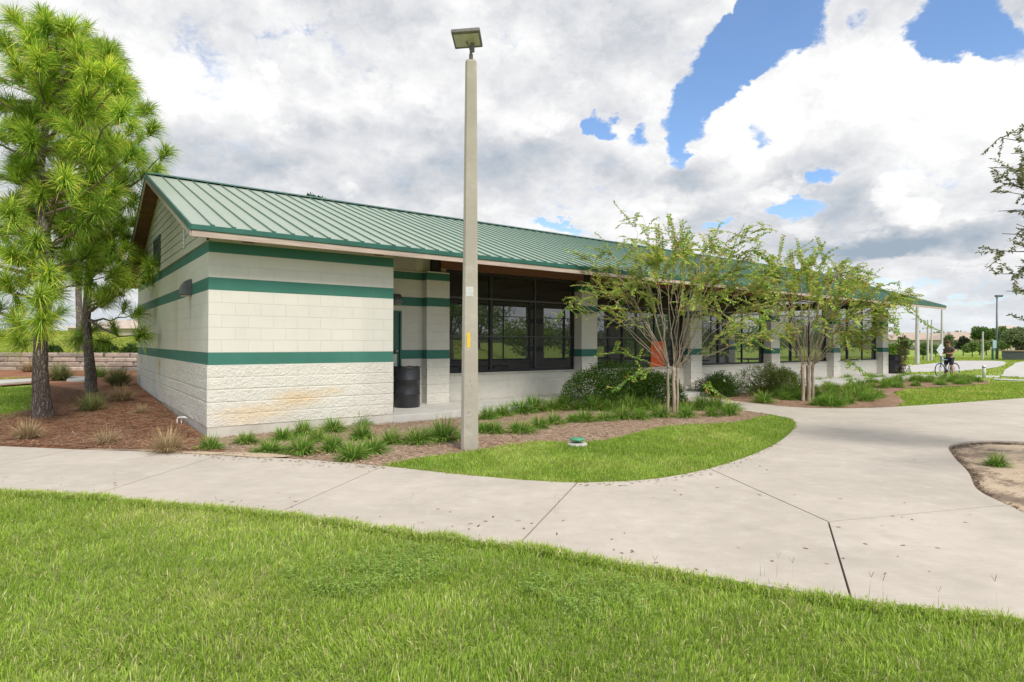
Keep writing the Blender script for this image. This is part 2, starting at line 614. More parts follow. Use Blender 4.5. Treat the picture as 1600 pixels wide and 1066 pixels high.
def mat_mulch(name, a, b, c3, sc=1.0):
    m, nt, out = new_mat(name)
    co = nt.coord('Object')
    f0, _ = nt.noise(co, .9 * sc, 4, .6)
    f1, _ = nt.noise(nt.vmath('MULTIPLY', co, (1, 2.6, 1)), 26 * sc, 6, .75)
    f2, _ = nt.noise(co, 60 * sc, 4, .7)
    c = nt.mix(nt.rng(f1, .35, .65), a, b)
    c = nt.mix(nt.math('MULTIPLY', nt.rng(f0, .48, .7), .7), c, c3)
    c = nt.mix(nt.math('MULTIPLY', nt.rng(f2, .55, .8), .5), c, (.08, .045, .03))
    bsdf(nt, out, c, .95, nt.bump(nt.math('ADD', f1, f2), .8, .03), spec=.1)
    return m


M_straw = mat_mulch('pine_straw', (.26, .115, .065), (.36, .17, .095), (.42, .27, .17))
M_chips = mat_mulch('wood_chips', (.38, .26, .18), (.50, .36, .26), (.60, .48, .36))
M_chips2 = mat_mulch('red_chips', (.32, .19, .13), (.42, .27, .19), (.46, .35, .24))


def mat_sand():
    m, nt, out = new_mat('sandy_soil')
    co = nt.coord('Object')
    f0, _ = nt.noise(co, 1.1, 6, .65, .4)
    f1, _ = nt.noise(nt.vmath('MULTIPLY', co, (1, 2, 1)), 14, 6, .75)
    f2, _ = nt.noise(co, 70, 4, .7)
    c = nt.mix(nt.rng(f1, .3, .7), (.62, .50, .36), (.50, .38, .27))
    dark = nt.math('MULTIPLY', nt.rng(nt.math('ADD', f0, nt.math('MULTIPLY', nt.math('SUBTRACT', f1, .5), .5)), .50, .60), .85)
    c = nt.mix(dark, c, (.20, .145, .11))
    bsdf(nt, out, c, .95, nt.bump(nt.math('ADD', f1, f2), .7, .02), spec=.1)
    return m


M_sand = mat_sand()


def mat_block(split=False):
    """painted concrete block, building coordinates: joints every 16 x 8 inches, paint bands by height"""
    m, nt, out = new_mat('split_block_paint' if split else 'block_paint')
    co = nt.coord('Object')
    x, y, z = nt.sep(co)
    s = nt.math('ADD', x, y)
    br = nt.node('ShaderNodeTexBrick')
    br.offset = .5
    nt.put(br.inputs['Vector'], nt.comb(s, nt.math('SUBTRACT', z, .145), 0.0))
    br.inputs['Scale'].default_value = 1.0
    br.inputs['Mortar Size'].default_value = .005
    br.inputs['Mortar Smooth'].default_value = .6
    br.inputs['Brick Width'].default_value = .4064
    br.inputs['Row Height'].default_value = .2032
    br.inputs['Color1'].default_value = (0, 0, 0, 1)
    br.inputs['Color2'].default_value = (1, 1, 1, 1)
    br.inputs['Mortar'].default_value = (.5, .5, .5, 1)
    mort = br.outputs['Fac']
    f1, _ = nt.noise(co, 1.3, 5, .6)
    f2, _ = nt.noise(co, 45, 5, .7)
    f3, _ = nt.noise(nt.vmath('MULTIPLY', co, (3, 3, .5)), 2.0, 5, .6)
    cream = nt.mix(nt.rng(f1, .3, .7), (.70, .67, .595), (.635, .61, .545))
    cream = nt.mix(nt.math('MULTIPLY', br.outputs['Color'], .10), cream, (.52, .49, .42))
    cream = nt.mix(nt.math('MULTIPLY', nt.rng(f3, .55, .82), .22), cream, (.46, .44, .38))
    if split:
        f4, _ = nt.noise(co, 16, 5, .7)
        cream = nt.mix(nt.math('MULTIPLY', nt.rng(f4, .5, .75), .35), cream, (.50, .47, .41))
        def blob(cx, cy, cz, rx, ry, rz, a):
            q = nt.vmath('MULTIPLY', nt.vmath('SUBTRACT', co, (cx, cy, cz)), (1 / rx, 1 / ry, 1 / rz))
            r = nt.vmath('LENGTH', q)
            r = nt.math('ADD', r, nt.math('MULTIPLY', nt.math('SUBTRACT', f4, .5), 1.6))
            return nt.math('MULTIPLY', nt.rng(r, 1.15, .35), a)
        for bl in ((.75, 0, .36, .75, .3, .16, .5), (1.45, 0, .56, .5, .3, .17, .65), (2.0, 0, .66, .3, .3, .08, .4), (.5, 0, .2, .4, .3, .1, .3)):
            cream = nt.mix(blob(*bl), cream, (.66, .47, .235))
        for bl in ((0, 9.3, .98, .3, .28, .13, .6), (0, 9.3, .7, .3, .22, .13, .35), (0, 5.6, 1.0, .3, .22, .15, .8), (0, 5.6, .78, .3, .18, .12, .5), (0, 6.6, .6, .3, .3, .2, .2)):
            cream = nt.mix(blob(*bl), cream, (.58, .33, .10))
        splash = nt.math('MULTIPLY', nt.rng(z, .35, .1), .3)
        cream = nt.mix(nt.math('MULTIPLY', splash, nt.rng(f1, .4, .6)), cream, (.42, .36, .28))
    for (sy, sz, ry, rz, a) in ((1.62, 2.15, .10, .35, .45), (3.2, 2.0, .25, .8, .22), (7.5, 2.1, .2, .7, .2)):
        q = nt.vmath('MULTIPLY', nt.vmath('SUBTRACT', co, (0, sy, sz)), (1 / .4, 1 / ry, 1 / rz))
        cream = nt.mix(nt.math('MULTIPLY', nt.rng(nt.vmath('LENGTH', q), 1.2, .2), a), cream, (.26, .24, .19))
    green = nt.mix(nt.rng(f1, .35, .65), (.048, .170, .130), (.060, .195, .150))
    def band(a, b):
        return nt.math('MULTIPLY', nt.math('GREATER_THAN', z, a), nt.math('LESS_THAN', z, b))
    g = nt.math('ADD', nt.math('ADD', band(1.161, 1.364), band(2.38, 2.583)), band(2.99, 3.16))
    col = nt.mix(g, cream, green)
    col = nt.mix(nt.math('MULTIPLY', mort, .12 if split else .15), col, (.30, .29, .25))
    h = nt.math('SUBTRACT', nt.math('MULTIPLY', f2, .25 if not split else 1.3), nt.math('MULTIPLY', mort, 1.0 if not split else .3))
    bsdf(nt, out, col, .72, nt.bump(h, .55 if not split else .8, .008), spec=.25)
    return m


M_block = mat_block(False)
M_split = mat_block(True)
M_cream = pm('cream_siding_paint', (.58, .56, .49), (.52, .50, .44), 2.5, .7, .15, 60)
M_foot = pm('footing_paint', (.58, .555, .49), (.46, .43, .37), 2.2, .8, .3, 30)


def mat_roof():
    m, nt, out = new_mat('roof_sheet_paint')
    co = nt.coord('Object')
    f1, _ = nt.noise(co, .8, 5, .6)
    f2, _ = nt.noise(nt.vmath('MULTIPLY', co, (8, 1, 1)), 1.2, 5, .6)
    x, y, z = nt.sep(co)
    c = nt.mix(nt.rng(f1, .3, .7), (.285, .345, .27), (.325, .37, .30))
    c = nt.mix(nt.math('MULTIPLY', nt.rng(f2, .5, .8), .4), c, (.27, .33, .265))
    c = nt.mix(nt.rng(nt.math('ADD', x, nt.math('MULTIPLY', f1, 4.0)), 3, 24), c, (.235, .36, .28))  # sky gloss painted into the colour: paler near end, greener far end
    h = nt.math('SINE', nt.math('MULTIPLY', z, 55))
    bsdf(nt, out, c, .42, nt.bump(h, .10, .01), spec=.45)
    return m


M_roof = mat_roof()
M_rib = pm('roof_seam_paint', (.105, .19, .14), (.14, .23, .18), 4, .45)
M_trim = pm('green_trim_paint', (.018, .095, .068), (.028, .125, .092), 3, .45, .05, 30)
M_fascia = pm('weathered_fascia_wood', (.52, .42, .35), (.40, .31, .26), 2.0, .8, .4, 60, stretch=(1, 6, 12))
M_wood = pm('brown_roof_decking', (.19, .085, .045), (.125, .055, .032), 1.5, .65, .2, 30, stretch=(1, 8, 8))
M_beam = pm('glulam_beam_stain', (.27, .115, .06), (.19, .08, .045), 1.2, .6, .15, 40, stretch=(.6, 8, 10))
M_black = pm('black_painted_steel', (.012, .013, .014), (.022, .023, .025), 6, .45)
M_frame = pm('dark_bronze_frame', (.020, .020, .022), (.032, .031, .033), 8, .5)
M_bar = pm('worn_screen_bar', (.13, .13, .135), (.07, .07, .075), 12, .5)
M_drum = pm('black_plastic', (.014, .015, .018), (.03, .031, .036), 5, .38, .15, 14, spec=.5)
M_door = pm('green_door_paint', (.030, .12, .090), (.042, .145, .11), 3, .5)
M_steel = pm('brushed_steel', (.48, .47, .44), (.38, .37, .35), 10, .38, metal=.8)
M_white = pm('white_plastic', (.76, .76, .74), (.66, .66, .64), 8, .5)
M_pvc = pm('white_pipe_plastic', (.80, .79, .75), (.70, .68, .63), 12, .45)
M_greyl = pm('grey_lamp_metal', (.16, .17, .18), (.11, .115, .125), 8, .5, metal=.3)
M_bronze = pm('weathered_bronze_metal', (.20, .185, .16), (.13, .12, .105), 14, .5, metal=.2)
M_bark = None


def mat_screen():
    """fine insect mesh: half of the light passes, the wires are dark grey"""
    m, nt, out = new_mat('insect_screen_mesh')
    d = nt.node('ShaderNodeBsdfPrincipled')
    nt.put(d.inputs['Base Color'], (.035, .034, .036))
    d.inputs['Roughness'].default_value = .8
    t = nt.node('ShaderNodeBsdfTransparent')
    ms = nt.node('ShaderNodeMixShader')
    ms.inputs[0].default_value = .56
    nt.l.new(t.outputs[0], ms.inputs[1]); nt.l.new(d.outputs[0], ms.inputs[2])
    nt.l.new(ms.outputs[0], out.inputs[0])
    return m


M_screen = mat_screen()


def mat_bark(name, a, b, c3, sc=1.0):
    m, nt, out = new_mat(name)
    co = nt.coord('Object')
    cs = nt.vmath('MULTIPLY', co, (1, 1, .20))
    v = nt.node('ShaderNodeTexVoronoi', feature='DISTANCE_TO_EDGE')
    _, wcol = nt.noise(co, 6 * sc, 4, .6)
    nt.put(v.inputs['Vector'], nt.vmath('ADD', cs, nt.vmath('SCALE', wcol, scale=.12)))
    v.inputs['Scale'].default_value = 26 * sc
    crack = nt.rng(nt.math('ADD', v.outputs[0], nt.math('MULTIPLY', nt.math('SUBTRACT', nt.noise(co, 40, 4, .7)[0], .5), .35)), -.02, .26)
    f1, _ = nt.noise(co, 9 * sc, 5, .65)
    c = nt.mix(nt.rng(f1, .35, .65), a, b)
    c = nt.mix(nt.math('SUBTRACT', 1.0, crack), c, c3)
    h = nt.math('ADD', crack, nt.math('MULTIPLY', f1, .6))
    bsdf(nt, out, c, .9, nt.bump(h, .9, .02), spec=.15)
    return m


M_pine = mat_bark('pine_bark', (.36, .30, .265), (.23, .185, .16), (.10, .078, .068))
M_twig = pm('pine_twig', (.12, .085, .06), (.17, .12, .085), 10, .85)
M_crape = pm('crape_myrtle_bark', (.44, .35, .26), (.28, .215, .155), 9, .75, .25, 40, stretch=(1, 1, .25))
M_crtwig = pm('crape_myrtle_twig', (.32, .26, .19), (.24, .19, .14), 9, .75)
M_oakb = pm('oak_bark', (.16, .135, .115), (.10, .085, .075), 12, .9, .5, 30)


# ------------------------------------------------------------------ ground sheets
def in_poly(px, py, poly):
    poly = np.asarray(poly)
    r = np.zeros(px.shape, bool)
    n = len(poly)
    j = n - 1
    for i in range(n):
        xi, yi = poly[i]; xj, yj = poly[j]
        c = ((yi > py) != (yj > py)) & (px < (xj - xi) * (py - yi) / (yj - yi + 1e-12) + xi)
        r ^= c
        j = i
    return r


def smooth_poly(poly, k=6, closed=True):
    """Catmull-Rom through the points"""
    P = np.asarray(poly, float)
    n = len(P)
    out = []
    for i in range(n if closed else n - 1):
        p0, p1, p2, p3 = (P[(i - 1) % n], P[i], P[(i + 1) % n], P[(i + 2) % n]) if closed else (P[max(i - 1, 0)], P[i], P[i + 1], P[min(i + 2, n - 1)])
        for t in np.linspace(0, 1, k, endpoint=False):
            out.append(.5 * ((2 * p1) + (-p0 + p2) * t + (2 * p0 - 5 * p1 + 4 * p2 - p3) * t * t + (-p0 + 3 * p1 - 3 * p2 + p3) * t ** 3))
    if not closed: out.append(P[-1])
    return [tuple(p) for p in out]


def sheet(name, poly, mat, dz, res=None, hf=None, skirt=0.0, mb=None, jitter=0.0):
    """triangulated sheet over a plan polygon, following the ground"""
    poly = [tuple(p) for p in poly]
    P = np.array(poly)
    pts = [Vector(p) for p in poly]
    if res:
        xs = np.arange(P[:, 0].min() + res / 2, P[:, 0].max(), res)
        ys = np.arange(P[:, 1].min() + res / 2, P[:, 1].max(), res)
        gx, gy = np.meshgrid(xs, ys)
        gx, gy = gx.ravel(), gy.ravel()
        k = in_poly(gx, gy, P)
        # keep off the outline
        for a, b in zip(gx[k], gy[k]): pts.append(Vector((a, b)))
    n = len(poly)
    vs, _, fs, *_ = delaunay_2d_cdt(pts, [], [list(range(n))], 1, 1e-5)
    X = np.array([v.x for v in vs]); Y = np.array([v.y for v in vs])
    Z = (H(X, Y) - SOIL if hf is None else hf(X, Y)) + dz
    if jitter: Z = Z + jitter * (fbm(X * 5, Y * 5, 9) - .5)
    own = mb is None
    if own: mb = MB()
    tri = [tuple(f) for f in fs]
    for f in tri: pass
    T = np.array([f for f in tri if len(f) == 3], dtype=np.int32)
    # face up
    a, b, c = T[:, 0], T[:, 1], T[:, 2]
    cr = (X[b] - X[a]) * (Y[c] - Y[a]) - (Y[b] - Y[a]) * (X[c] - X[a])
    T[cr < 0] = T[cr < 0][:, ::-1]
    mb.add(np.stack([X, Y, Z], 1), T)
    if skirt:
        m = len(poly)
        zt = (H(P[:, 0], P[:, 1]) - SOIL if hf is None else hf(P[:, 0], P[:, 1])) + dz
        top = np.column_stack([P, zt]); bot = np.column_stack([P, zt - skirt])
        q = [(i, (i + 1) % m, m + (i + 1) % m, m + i) for i in range(m)]
        mb.add(np.concatenate([top, bot]), q)
    if own:
        return mb.build(name, mat)


def GP(*pts, z=0.0):
    return [G(a, b, z) for a, b in pts]


def build_ground():
    # one terrain sheet out to the horizon, finer near the camera
    def axis(lo, hi, near, k):
        v = [0.0]
        st = near
        while v[-1] < hi:
            v.append(v[-1] + st)
            st = near * max(1.0, abs(v[-1]) * k)
        w = [0.0]
        st = near
        while w[-1] > lo:
            w.append(w[-1] - st)
            st = near * max(1.0, abs(w[-1]) * k)
        return sorted(set(w + v))
    xs = np.array(axis(-900, 900, .6, .045))
    ys = np.array(sorted([t for t in axis(-900, 1500, .6, .045) if abs(t - WALL_Y) > .2] + [WALL_Y - .06, WALL_Y + .06]))
    gx, gy = np.meshgrid(xs, ys)
    z = H(gx, gy) - .012
    # keep the soil below the floor slab and away from the concrete
    u, v = UV(gx, gy)
    inside = (u > .7) & (u < 30.2) & (v > 0.5) & (v < 10.2)
    z = np.where(inside, -.1, z)
    V = np.stack([gx, gy, z], -1).reshape(-1, 3)
    ny, nx = gx.shape
    i = np.arange(ny - 1)[:, None] * nx; j = np.arange(nx - 1)[None, :]
    q = np.stack([i + j, i + j + 1, i + nx + j + 1, i + nx + j], -1).reshape(-1, 4)
    mb = MB(); mb.add(V, q)
    tag(mb.build('ground', mat_ground(), smooth=True), kind='structure')


build_ground()

# boundaries traced on the ground plane
EDGE_NEAR = [(-150, 750), (0, 762), (148, 770), (440, 797), (600, 818), (812, 846), (1000, 877), (1280, 921), (1330, 929), (1600, 962)]
PLANTER = smooth_poly([(8.16, 9.66), (7.55, 9.72), (6.75, 9.30), (6.15, 8.43), (5.55, 7.35), (4.98, 6.46), (4.73, 5.6), (4.95, 4.8), (6.2, 4.3), (8.5, 4.6), (10.4, 6.2), (10.6, 8.4), (9.5, 9.4)], 6)


def build_paths():
    gap = .004
    sl = MB()

    def slab(poly):
        # set every edge back a little so the joints stay open
        P = np.array(poly, float)
        if np.dot(P[:, 0], np.roll(P[:, 1], -1)) - np.dot(P[:, 1], np.roll(P[:, 0], -1)) < 0: P = P[::-1]
        a = P - np.roll(P, 1, 0); b = np.roll(P, -1, 0) - P
        na = np.stack([-a[:, 1], a[:, 0]], 1) / (np.linalg.norm(a, axis=1)[:, None] + 1e-9)
        nb = np.stack([-b[:, 1], b[:, 0]], 1) / (np.linalg.norm(b, axis=1)[:, None] + 1e-9)
        m = na + nb
        m /= np.maximum((m * na).sum(1), .35)[:, None]
        P = P + m * .0075
        sheet('x', [tuple(p) for p in P], None, -.0 - SOIL * 0, None, lambda X, Y: X * 0, .12, sl)

    A0, A1 = G(120, 702), G(-150, 757)
    B0, B1 = G(345, 711), G(140, 775)
    C0, C1 = G(600, 728), G(430, 803)
    D0, D1 = G(902, 754), G(808, 853)
    E0, Pm, F1 = G(1108, 732), G(1294, 815), G(1330, 936)
    Gx = (4.80, 5.85)
    slab([G(-900, 690), G(-300, 694), G(0, 697), A0, A1, G(-900, 712)])
    slab([A0, G(230, 705), B0, B1, G(0, 769), A1])
    slab([B0, G(480, 718), C0, C1, G(290, 789), B1])
    slab([C0, G(720, 741), G(820, 750), D0, D1, G(600, 826), C1])
    isl = smooth_poly(GP((902, 754), (1000, 750), (1060, 742), (1108, 732)), 5, False)
    slab(isl + [Pm, F1, G(1280, 929), G(1000, 884), D1])
    slab([Pm, Gx, (4.73, 5.6), (4.75, 5.3), (4.95, 4.8), (5.5, 4.4), (8.0, 4.3), (9.0, 2.2), (5.2, 2.7), (2.9, 3.40), G(1450, 950), F1])
    curve = smooth_poly(GP((1108, 732), (1170, 712), (1218, 689), (1240, 668), (1236, 655), (1205, 648)), 6, False)
    pl = [p for p in PLANTER]
    # planter's left side from its top to the joint
    k0 = 0
    left = smooth_poly([(8.16, 9.66), (7.55, 9.72), (6.75, 9.30), (6.15, 8.43), (5.55, 7.35), (4.98, 6.46), (4.80, 5.85)], 6, False)
    up = smooth_poly(GP((1040, 617), (1095, 620), (1160, 628), (1240, 636), (1320, 638), (1400, 635.5), (1500, 629), (1600, 622)), 4, False)
    slab(curve + GP((1150, 640), (1095, 629), (1040, 623)) + up + [(20, 18.0), (26, 14), (22, 8), (14, 5), (10.9, 6.2), (10.8, 8.4), (9.5, 9.5)] + left + [Pm])
    # ground-floor colour change: tooled score lines are real grooves between slabs above
    o = sl.build('sidewalk', M_conc)
    tag(o, kind='structure')
    # sandy planter bed
    P = np.array(PLANTER)
    tag(sheet('planter_soil', PLANTER, M_sand, -.045, .25, lambda X, Y: .03 * (fbm(X * 1.5, Y * 1.5, 5) - .5), jitter=.02), kind='structure')
    # right-hand narrow paths and the curving road
    flat = lambda X, Y: X * 0
    mb = MB()
    road = smooth_poly(GP((1380, 572.5), (1440, 569), (1494, 563.6), (1530, 563.2), (1563, 563.8), (1572, 567), (1557, 573), (1498, 578.3), (1409, 580.5), (1370, 581.5)), 5)
    sheet('r', road, None, -.03, None, flat, .05, mb)
    tag(mb.build('road', M_road), kind='structure')
    mb = MB()
    rp = smooth_poly(GP((1592, 565.5), (1640, 562), (1760, 562), (1800, 590), (1640, 589), (1569, 587.2), (1567, 584), (1571, 577), (1583, 570)), 4)
    sheet('r', rp, None, -.02, None, flat, .05, mb)
    sheet('r', GP((1395, 584.8), (1480, 586.0), (1562, 586.4), (1562, 588.2), (1480, 588.0), (1395, 587.2)), None, -.02, None, flat, .05, mb)
    sheet('r', GP((1552, 590.8), (1640, 594.0), (1800, 599), (1800, 601), (1640, 596), (1552, 592.0)), None, -.02, None, flat, .05, mb)
    tag(mb.build('path', M_conc2), kind='structure')
    # strip of path on the left, seen past the pine
    mb = MB()
    sheet('r', [G(-300, 615, .15), G(0, 608.5, .15), G(56, 604, .17), G(56, 600.5, .17), G(0, 604, .15), G(-300, 609, .15)], None, .035, 1.0, None, .06, mb)
    sheet('r', [G(104, 602, .2), G(133, 602, .2), G(134, 597, .2), G(108, 597, .2)], None, .05, None, None, .08, mb)
    tag(mb.build('path', M_conc2), kind='structure')


build_paths()

# ---- mulch beds
BED_LEFT = GP((-260, 694), (0, 695.5), (120, 700), (230, 703.5), (345, 709.5), (352, 704)) + [W(-.02, -.1), W(-.05, 3), W(-.05, 10.4)] + [(-13.0, 24.0), (-40, 24.0), (-24, 18.0), G(-60, 612, .15), G(56, 606, .15), G(52, 640, .1), G(0, 657, .08), G(-260, 690)]
BED_MID = smooth_poly(GP((352, 706), (347, 711), (480, 717), (600, 727)), 3, False) + smooth_poly(GP((640, 716), (735, 704), (830, 690), (900, 690), (960, 683), (1040, 665), (1150, 659), (1180, 651), (1205, 647), (1150, 640), (1095, 629)), 4, False) + [W(15.0, -.05), W(9, -.02), W(3.2, -.02), W(0, .05)]
BED_RIGHT = GP((1095, 619), (1160, 627), (1240, 635), (1320, 637), (1400, 634), (1415, 628), (1395, 612), (1420, 606), (1500, 602), (1545, 599), (1545, 594), (1500, 590)) + [W(29.9, -.05), W(24, -.05), W(17.2, -.05)]
tag(sheet('mulch_bed', BED_LEFT, M_straw, -.012, .35, jitter=.05), kind='structure')
tag(sheet('mulch_bed', BED_MID, M_chips, -.018, .25, lambda X, Y: X * 0, jitter=.035), kind='structure')
tag(sheet('mulch_bed', BED_RIGHT, M_chips2, -.018, .4, lambda X, Y: X * 0, jitter=.03), kind='structure')

tag(sheet('sand_margin', smooth_poly(GP((130, 702.2), (200, 702), (270, 703.5), (345, 707), (420, 709), (455, 714), (400, 715), (345, 711.5), (230, 706)), 3), M_sand, .006, .2, lambda X, Y: X * 0, jitter=.015), kind='structure')
LAWN_FRONT = GP((-200, 756), *EDGE_NEAR[1:]) + [(5.3, 2.6), (5.3, 1.9), (1, 1.9), (-5, 2.0), (-8, 3.2)]
LAWN_ISLAND = smooth_poly(GP((606, 727), (640, 717), (735, 705), (830, 690), (900, 691), (960, 684), (1040, 666), (1150, 660), (1180, 652), (1210, 649), (1238, 655), (1242, 668), (1218, 689), (1170, 712), (1108, 732), (1060, 742), (1000, 750), (902, 754), (800, 749), (720, 741)), 3)
LAWN_RIGHT = GP((1400, 634), (1415, 626), (1395, 613), (1420, 607), (1500, 603), (1546, 599.5), (1548, 596), (1640, 598), (1800, 606), (1800, 612), (1700, 616), (1600, 621), (1500, 628))
LAWN_SOIL = GP((-200, 758), (0, 768), (148, 776), (440, 803), (600, 824), (812, 853), (1000, 884), (1280, 929), (1330, 936), (1600, 969)) + [(5.3, 2.6), (5.3, 1.9), (1, 1.9), (-5, 2.0), (-8, 3.2)]
tag(sheet('lawn_soil', LAWN_SOIL, mat_soil(), -.045, .5, lambda X, Y: X * 0), kind='structure')
tag(sheet('lawn_soil', LAWN_ISLAND, bpy.data.materials['lawn_soil'], -.040, .5, lambda X, Y: X * 0), kind='structure')


# ------------------------------------------------------------------ blades (grass, needles, straps)
def blades(mb, base, d, L, w, droop, col, coltip=None, twist=None):
    """N tapering bent blades. base (N,3), d (N,3) unit start direction, L, w, droop (N)"""
    N = len(base)
    d = d / (np.linalg.norm(d, axis=1)[:, None] + 1e-9)
    side = np.cross(d, np.array((0, 0, 1.0)))
    ln = np.linalg.norm(side, axis=1)
    rnd = rng.normal(size=(N, 3))
    side = np.where((ln < .25)[:, None], np.cross(d, rnd), side)
    side /= np.linalg.norm(side, axis=1)[:, None] + 1e-9
    up = np.cross(side, d)
    ta = rng.uniform(-.9, .9, N) if twist is None else twist
    side = side * np.cos(ta)[:, None] + up * np.sin(ta)[:, None]
    L = np.asarray(L).reshape(-1, 1) * np.ones((N, 1)); w = np.asarray(w).reshape(-1, 1) * np.ones((N, 1)); dr = np.asarray(droop).reshape(-1, 1) * np.ones((N, 1))
    g = np.array((0, 0, -1.0))
    mid = base + d * L * .55 + g * dr * L * .18
    tip = base + d * L * .98 + g * dr * L * .75
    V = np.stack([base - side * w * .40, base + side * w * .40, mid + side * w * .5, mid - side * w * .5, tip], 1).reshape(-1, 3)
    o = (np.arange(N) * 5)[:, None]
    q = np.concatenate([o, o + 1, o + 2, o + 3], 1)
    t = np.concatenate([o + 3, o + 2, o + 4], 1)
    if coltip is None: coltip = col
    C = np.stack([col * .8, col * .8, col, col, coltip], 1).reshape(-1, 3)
    n0 = mb.n
    mb.add(V, q, C)
    mb.F.append((t.astype(np.int32) + n0, 0))


def scatter(poly, n):
    P = np.asarray(poly)
    out = np.zeros((0, 2))
    lo, hi = P.min(0), P.max(0)
    while len(out) < n:
        q = rng.uniform(lo, hi, (max(n, 1000) * 2, 2))
        q = q[in_poly(q[:, 0], q[:, 1], P)]
        out = np.concatenate([out, q])
    return out[:n]


def poly_area(poly):
    P = np.asarray(poly)
    return .5 * abs(np.dot(P[:, 0], np.roll(P[:, 1], 1)) - np.dot(P[:, 1], np.roll(P[:, 0], 1)))


def grass(name, poly, density, Lr, w, label, cols, zf=None, dens_fn=None, lean=.45):
    n = int(poly_area(poly) * density)
    q = scatter(poly, n)
    if dens_fn is not None:
        q = q[rng.uniform(size=len(q)) < dens_fn(q)]
    n = len(q)
    x, y = q[:, 0], q[:, 1]
    z = np.full(n, -.045) if zf is None else zf(x, y)
    big = fbm(x * .9, y * .9, 21); mid = fbm(x * 3.5, y * 3.5, 33); fine = fbm(x * 14, y * 14, 44, 2)
    ang = rng.uniform(0, 2 * math.pi, n)
    # clumps lean the same way
    ang = np.where(rng.uniform(size=n) < .5, fbm(x * 2.2, y * 2.2, 50) * 12, ang)
    le = np.abs(rng.normal(0, lean, n)) + .05
    d = np.stack([np.cos(ang) * le, np.sin(ang) * le, np.ones(n)], 1)
    L = rng.uniform(Lr[0], Lr[1], n) * (.65 + .7 * mid) * (.75 + .5 * fine)
    t = np.clip(.5 + 1.6 * (big - .5) + rng.normal(0, .28, n), 0, 1)[:, None]
    c = np.array(cols[0]) * (1 - t) + np.array(cols[1]) * t
    yel = (rng.uniform(size=n) < .10 + .9 * np.clip(big - .50, 0, 1) + .5 * np.clip(mid - .52, 0, 1))[:, None]
    c = np.where(yel, np.array(cols[2]), c)
    c = c * rng.uniform(.7, 1.25, (n, 1))
    mb = MB()
    W_ = w * rng.uniform(.6, 1.3, n)
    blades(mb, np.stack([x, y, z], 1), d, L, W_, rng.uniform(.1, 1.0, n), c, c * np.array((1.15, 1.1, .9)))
    return mb, name, label


GC = [(.26, .41, .055), (.46, .60, .11), (.64, .62, .30)]
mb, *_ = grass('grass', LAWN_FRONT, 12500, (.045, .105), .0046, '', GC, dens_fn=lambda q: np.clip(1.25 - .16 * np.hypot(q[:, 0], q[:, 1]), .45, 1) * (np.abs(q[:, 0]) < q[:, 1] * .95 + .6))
# untrimmed fringe hanging over the slab edge
def fringe(mb, line, n, L, w, off, inward, cols):
    P = np.array(smooth_poly(line, 10, False))
    seg = np.linalg.norm(np.diff(P, axis=0), axis=1); cs = np.concatenate([[0], np.cumsum(seg)])
    t = rng.uniform(0, cs[-1], n)
    x = np.interp(t, cs, P[:, 0]); y = np.interp(t, cs, P[:, 1])
    dens = fbm(x * 4, y * 4, 12)
    k = rng.uniform(size=n) < .25 + 1.5 * dens
    x, y, dens = x[k], y[k], dens[k]; n = len(x)
    o = rng.uniform(-off, .012, n) + .05 * (dens - .5)
    dx = np.interp(t[k] + .05, cs, P[:, 0]) - np.interp(t[k] - .05, cs, P[:, 0]); dy = np.interp(t[k] + .05, cs, P[:, 1]) - np.interp(t[k] - .05, cs, P[:, 1])
    ln = np.hypot(dx, dy) + 1e-9
    nx, ny = -dy / ln * inward, dx / ln * inward
    b = np.stack([x + nx * o, y + ny * o, np.full(n, -.035)], 1)
    lean = rng.uniform(-.2, .9, n)
    d = np.stack([nx * lean + rng.normal(0, .3, n), ny * lean + rng.normal(0, .3, n), np.ones(n)], 1)
    tt = rng.uniform(size=(n, 1))
    c = np.array(cols[0]) * (1 - tt) + np.array(cols[1]) * tt
    c = np.where(rng.uniform(size=(n, 1)) < .2, np.array(cols[2]), c) * rng.uniform(.7, 1.2, (n, 1))
    blades(mb, b, d, rng.uniform(*L, n) * (.6 + .8 * dens), w * rng.uniform(.7, 1.3, n), rng.uniform(.3, 1.1, n), c, c * np.array((1.15, 1.1, .9)))


fringe(mb, GP((-150, 757), (0, 768), (148, 776), (440, 803), (600, 825), (812, 852), (1000, 884), (1280, 929), (1330, 936), (1600, 969)), 26000, (.06, .14), .0048, .07, 1, GC)
# low leafy patch and seed stalks at the lawn's far edge
pts = scatter(LAWN_FRONT, 9000)
cx = [G(640, 880, 0), G(930, 930, 0), G(560, 900, 0)]
keep = np.zeros(len(pts), bool)
for c in cx: keep |= np.hypot(pts[:, 0] - c[0], (pts[:, 1] - c[1]) * 1.3) < .42 * (0.6 + .8 * fbm(pts[:, 0] * 5, pts[:, 1] * 5, 3))
pts = pts[keep]
pts = np.repeat(pts, 14, 0) + rng.normal(0, .03, (len(pts) * 14, 2))
n = len(pts)
if n:
    an = rng.uniform(0, 6.28, n)
    c = np.array((.30, .45, .11)) * rng.uniform(.75, 1.25, (n, 1))
    blades(mb, np.stack([pts[:, 0], pts[:, 1], rng.uniform(-.03, .055, n)], 1), np.stack([np.cos(an), np.sin(an), rng.uniform(.0, .5, n)], 1), rng.uniform(.018, .034, n), .007, .2, c)
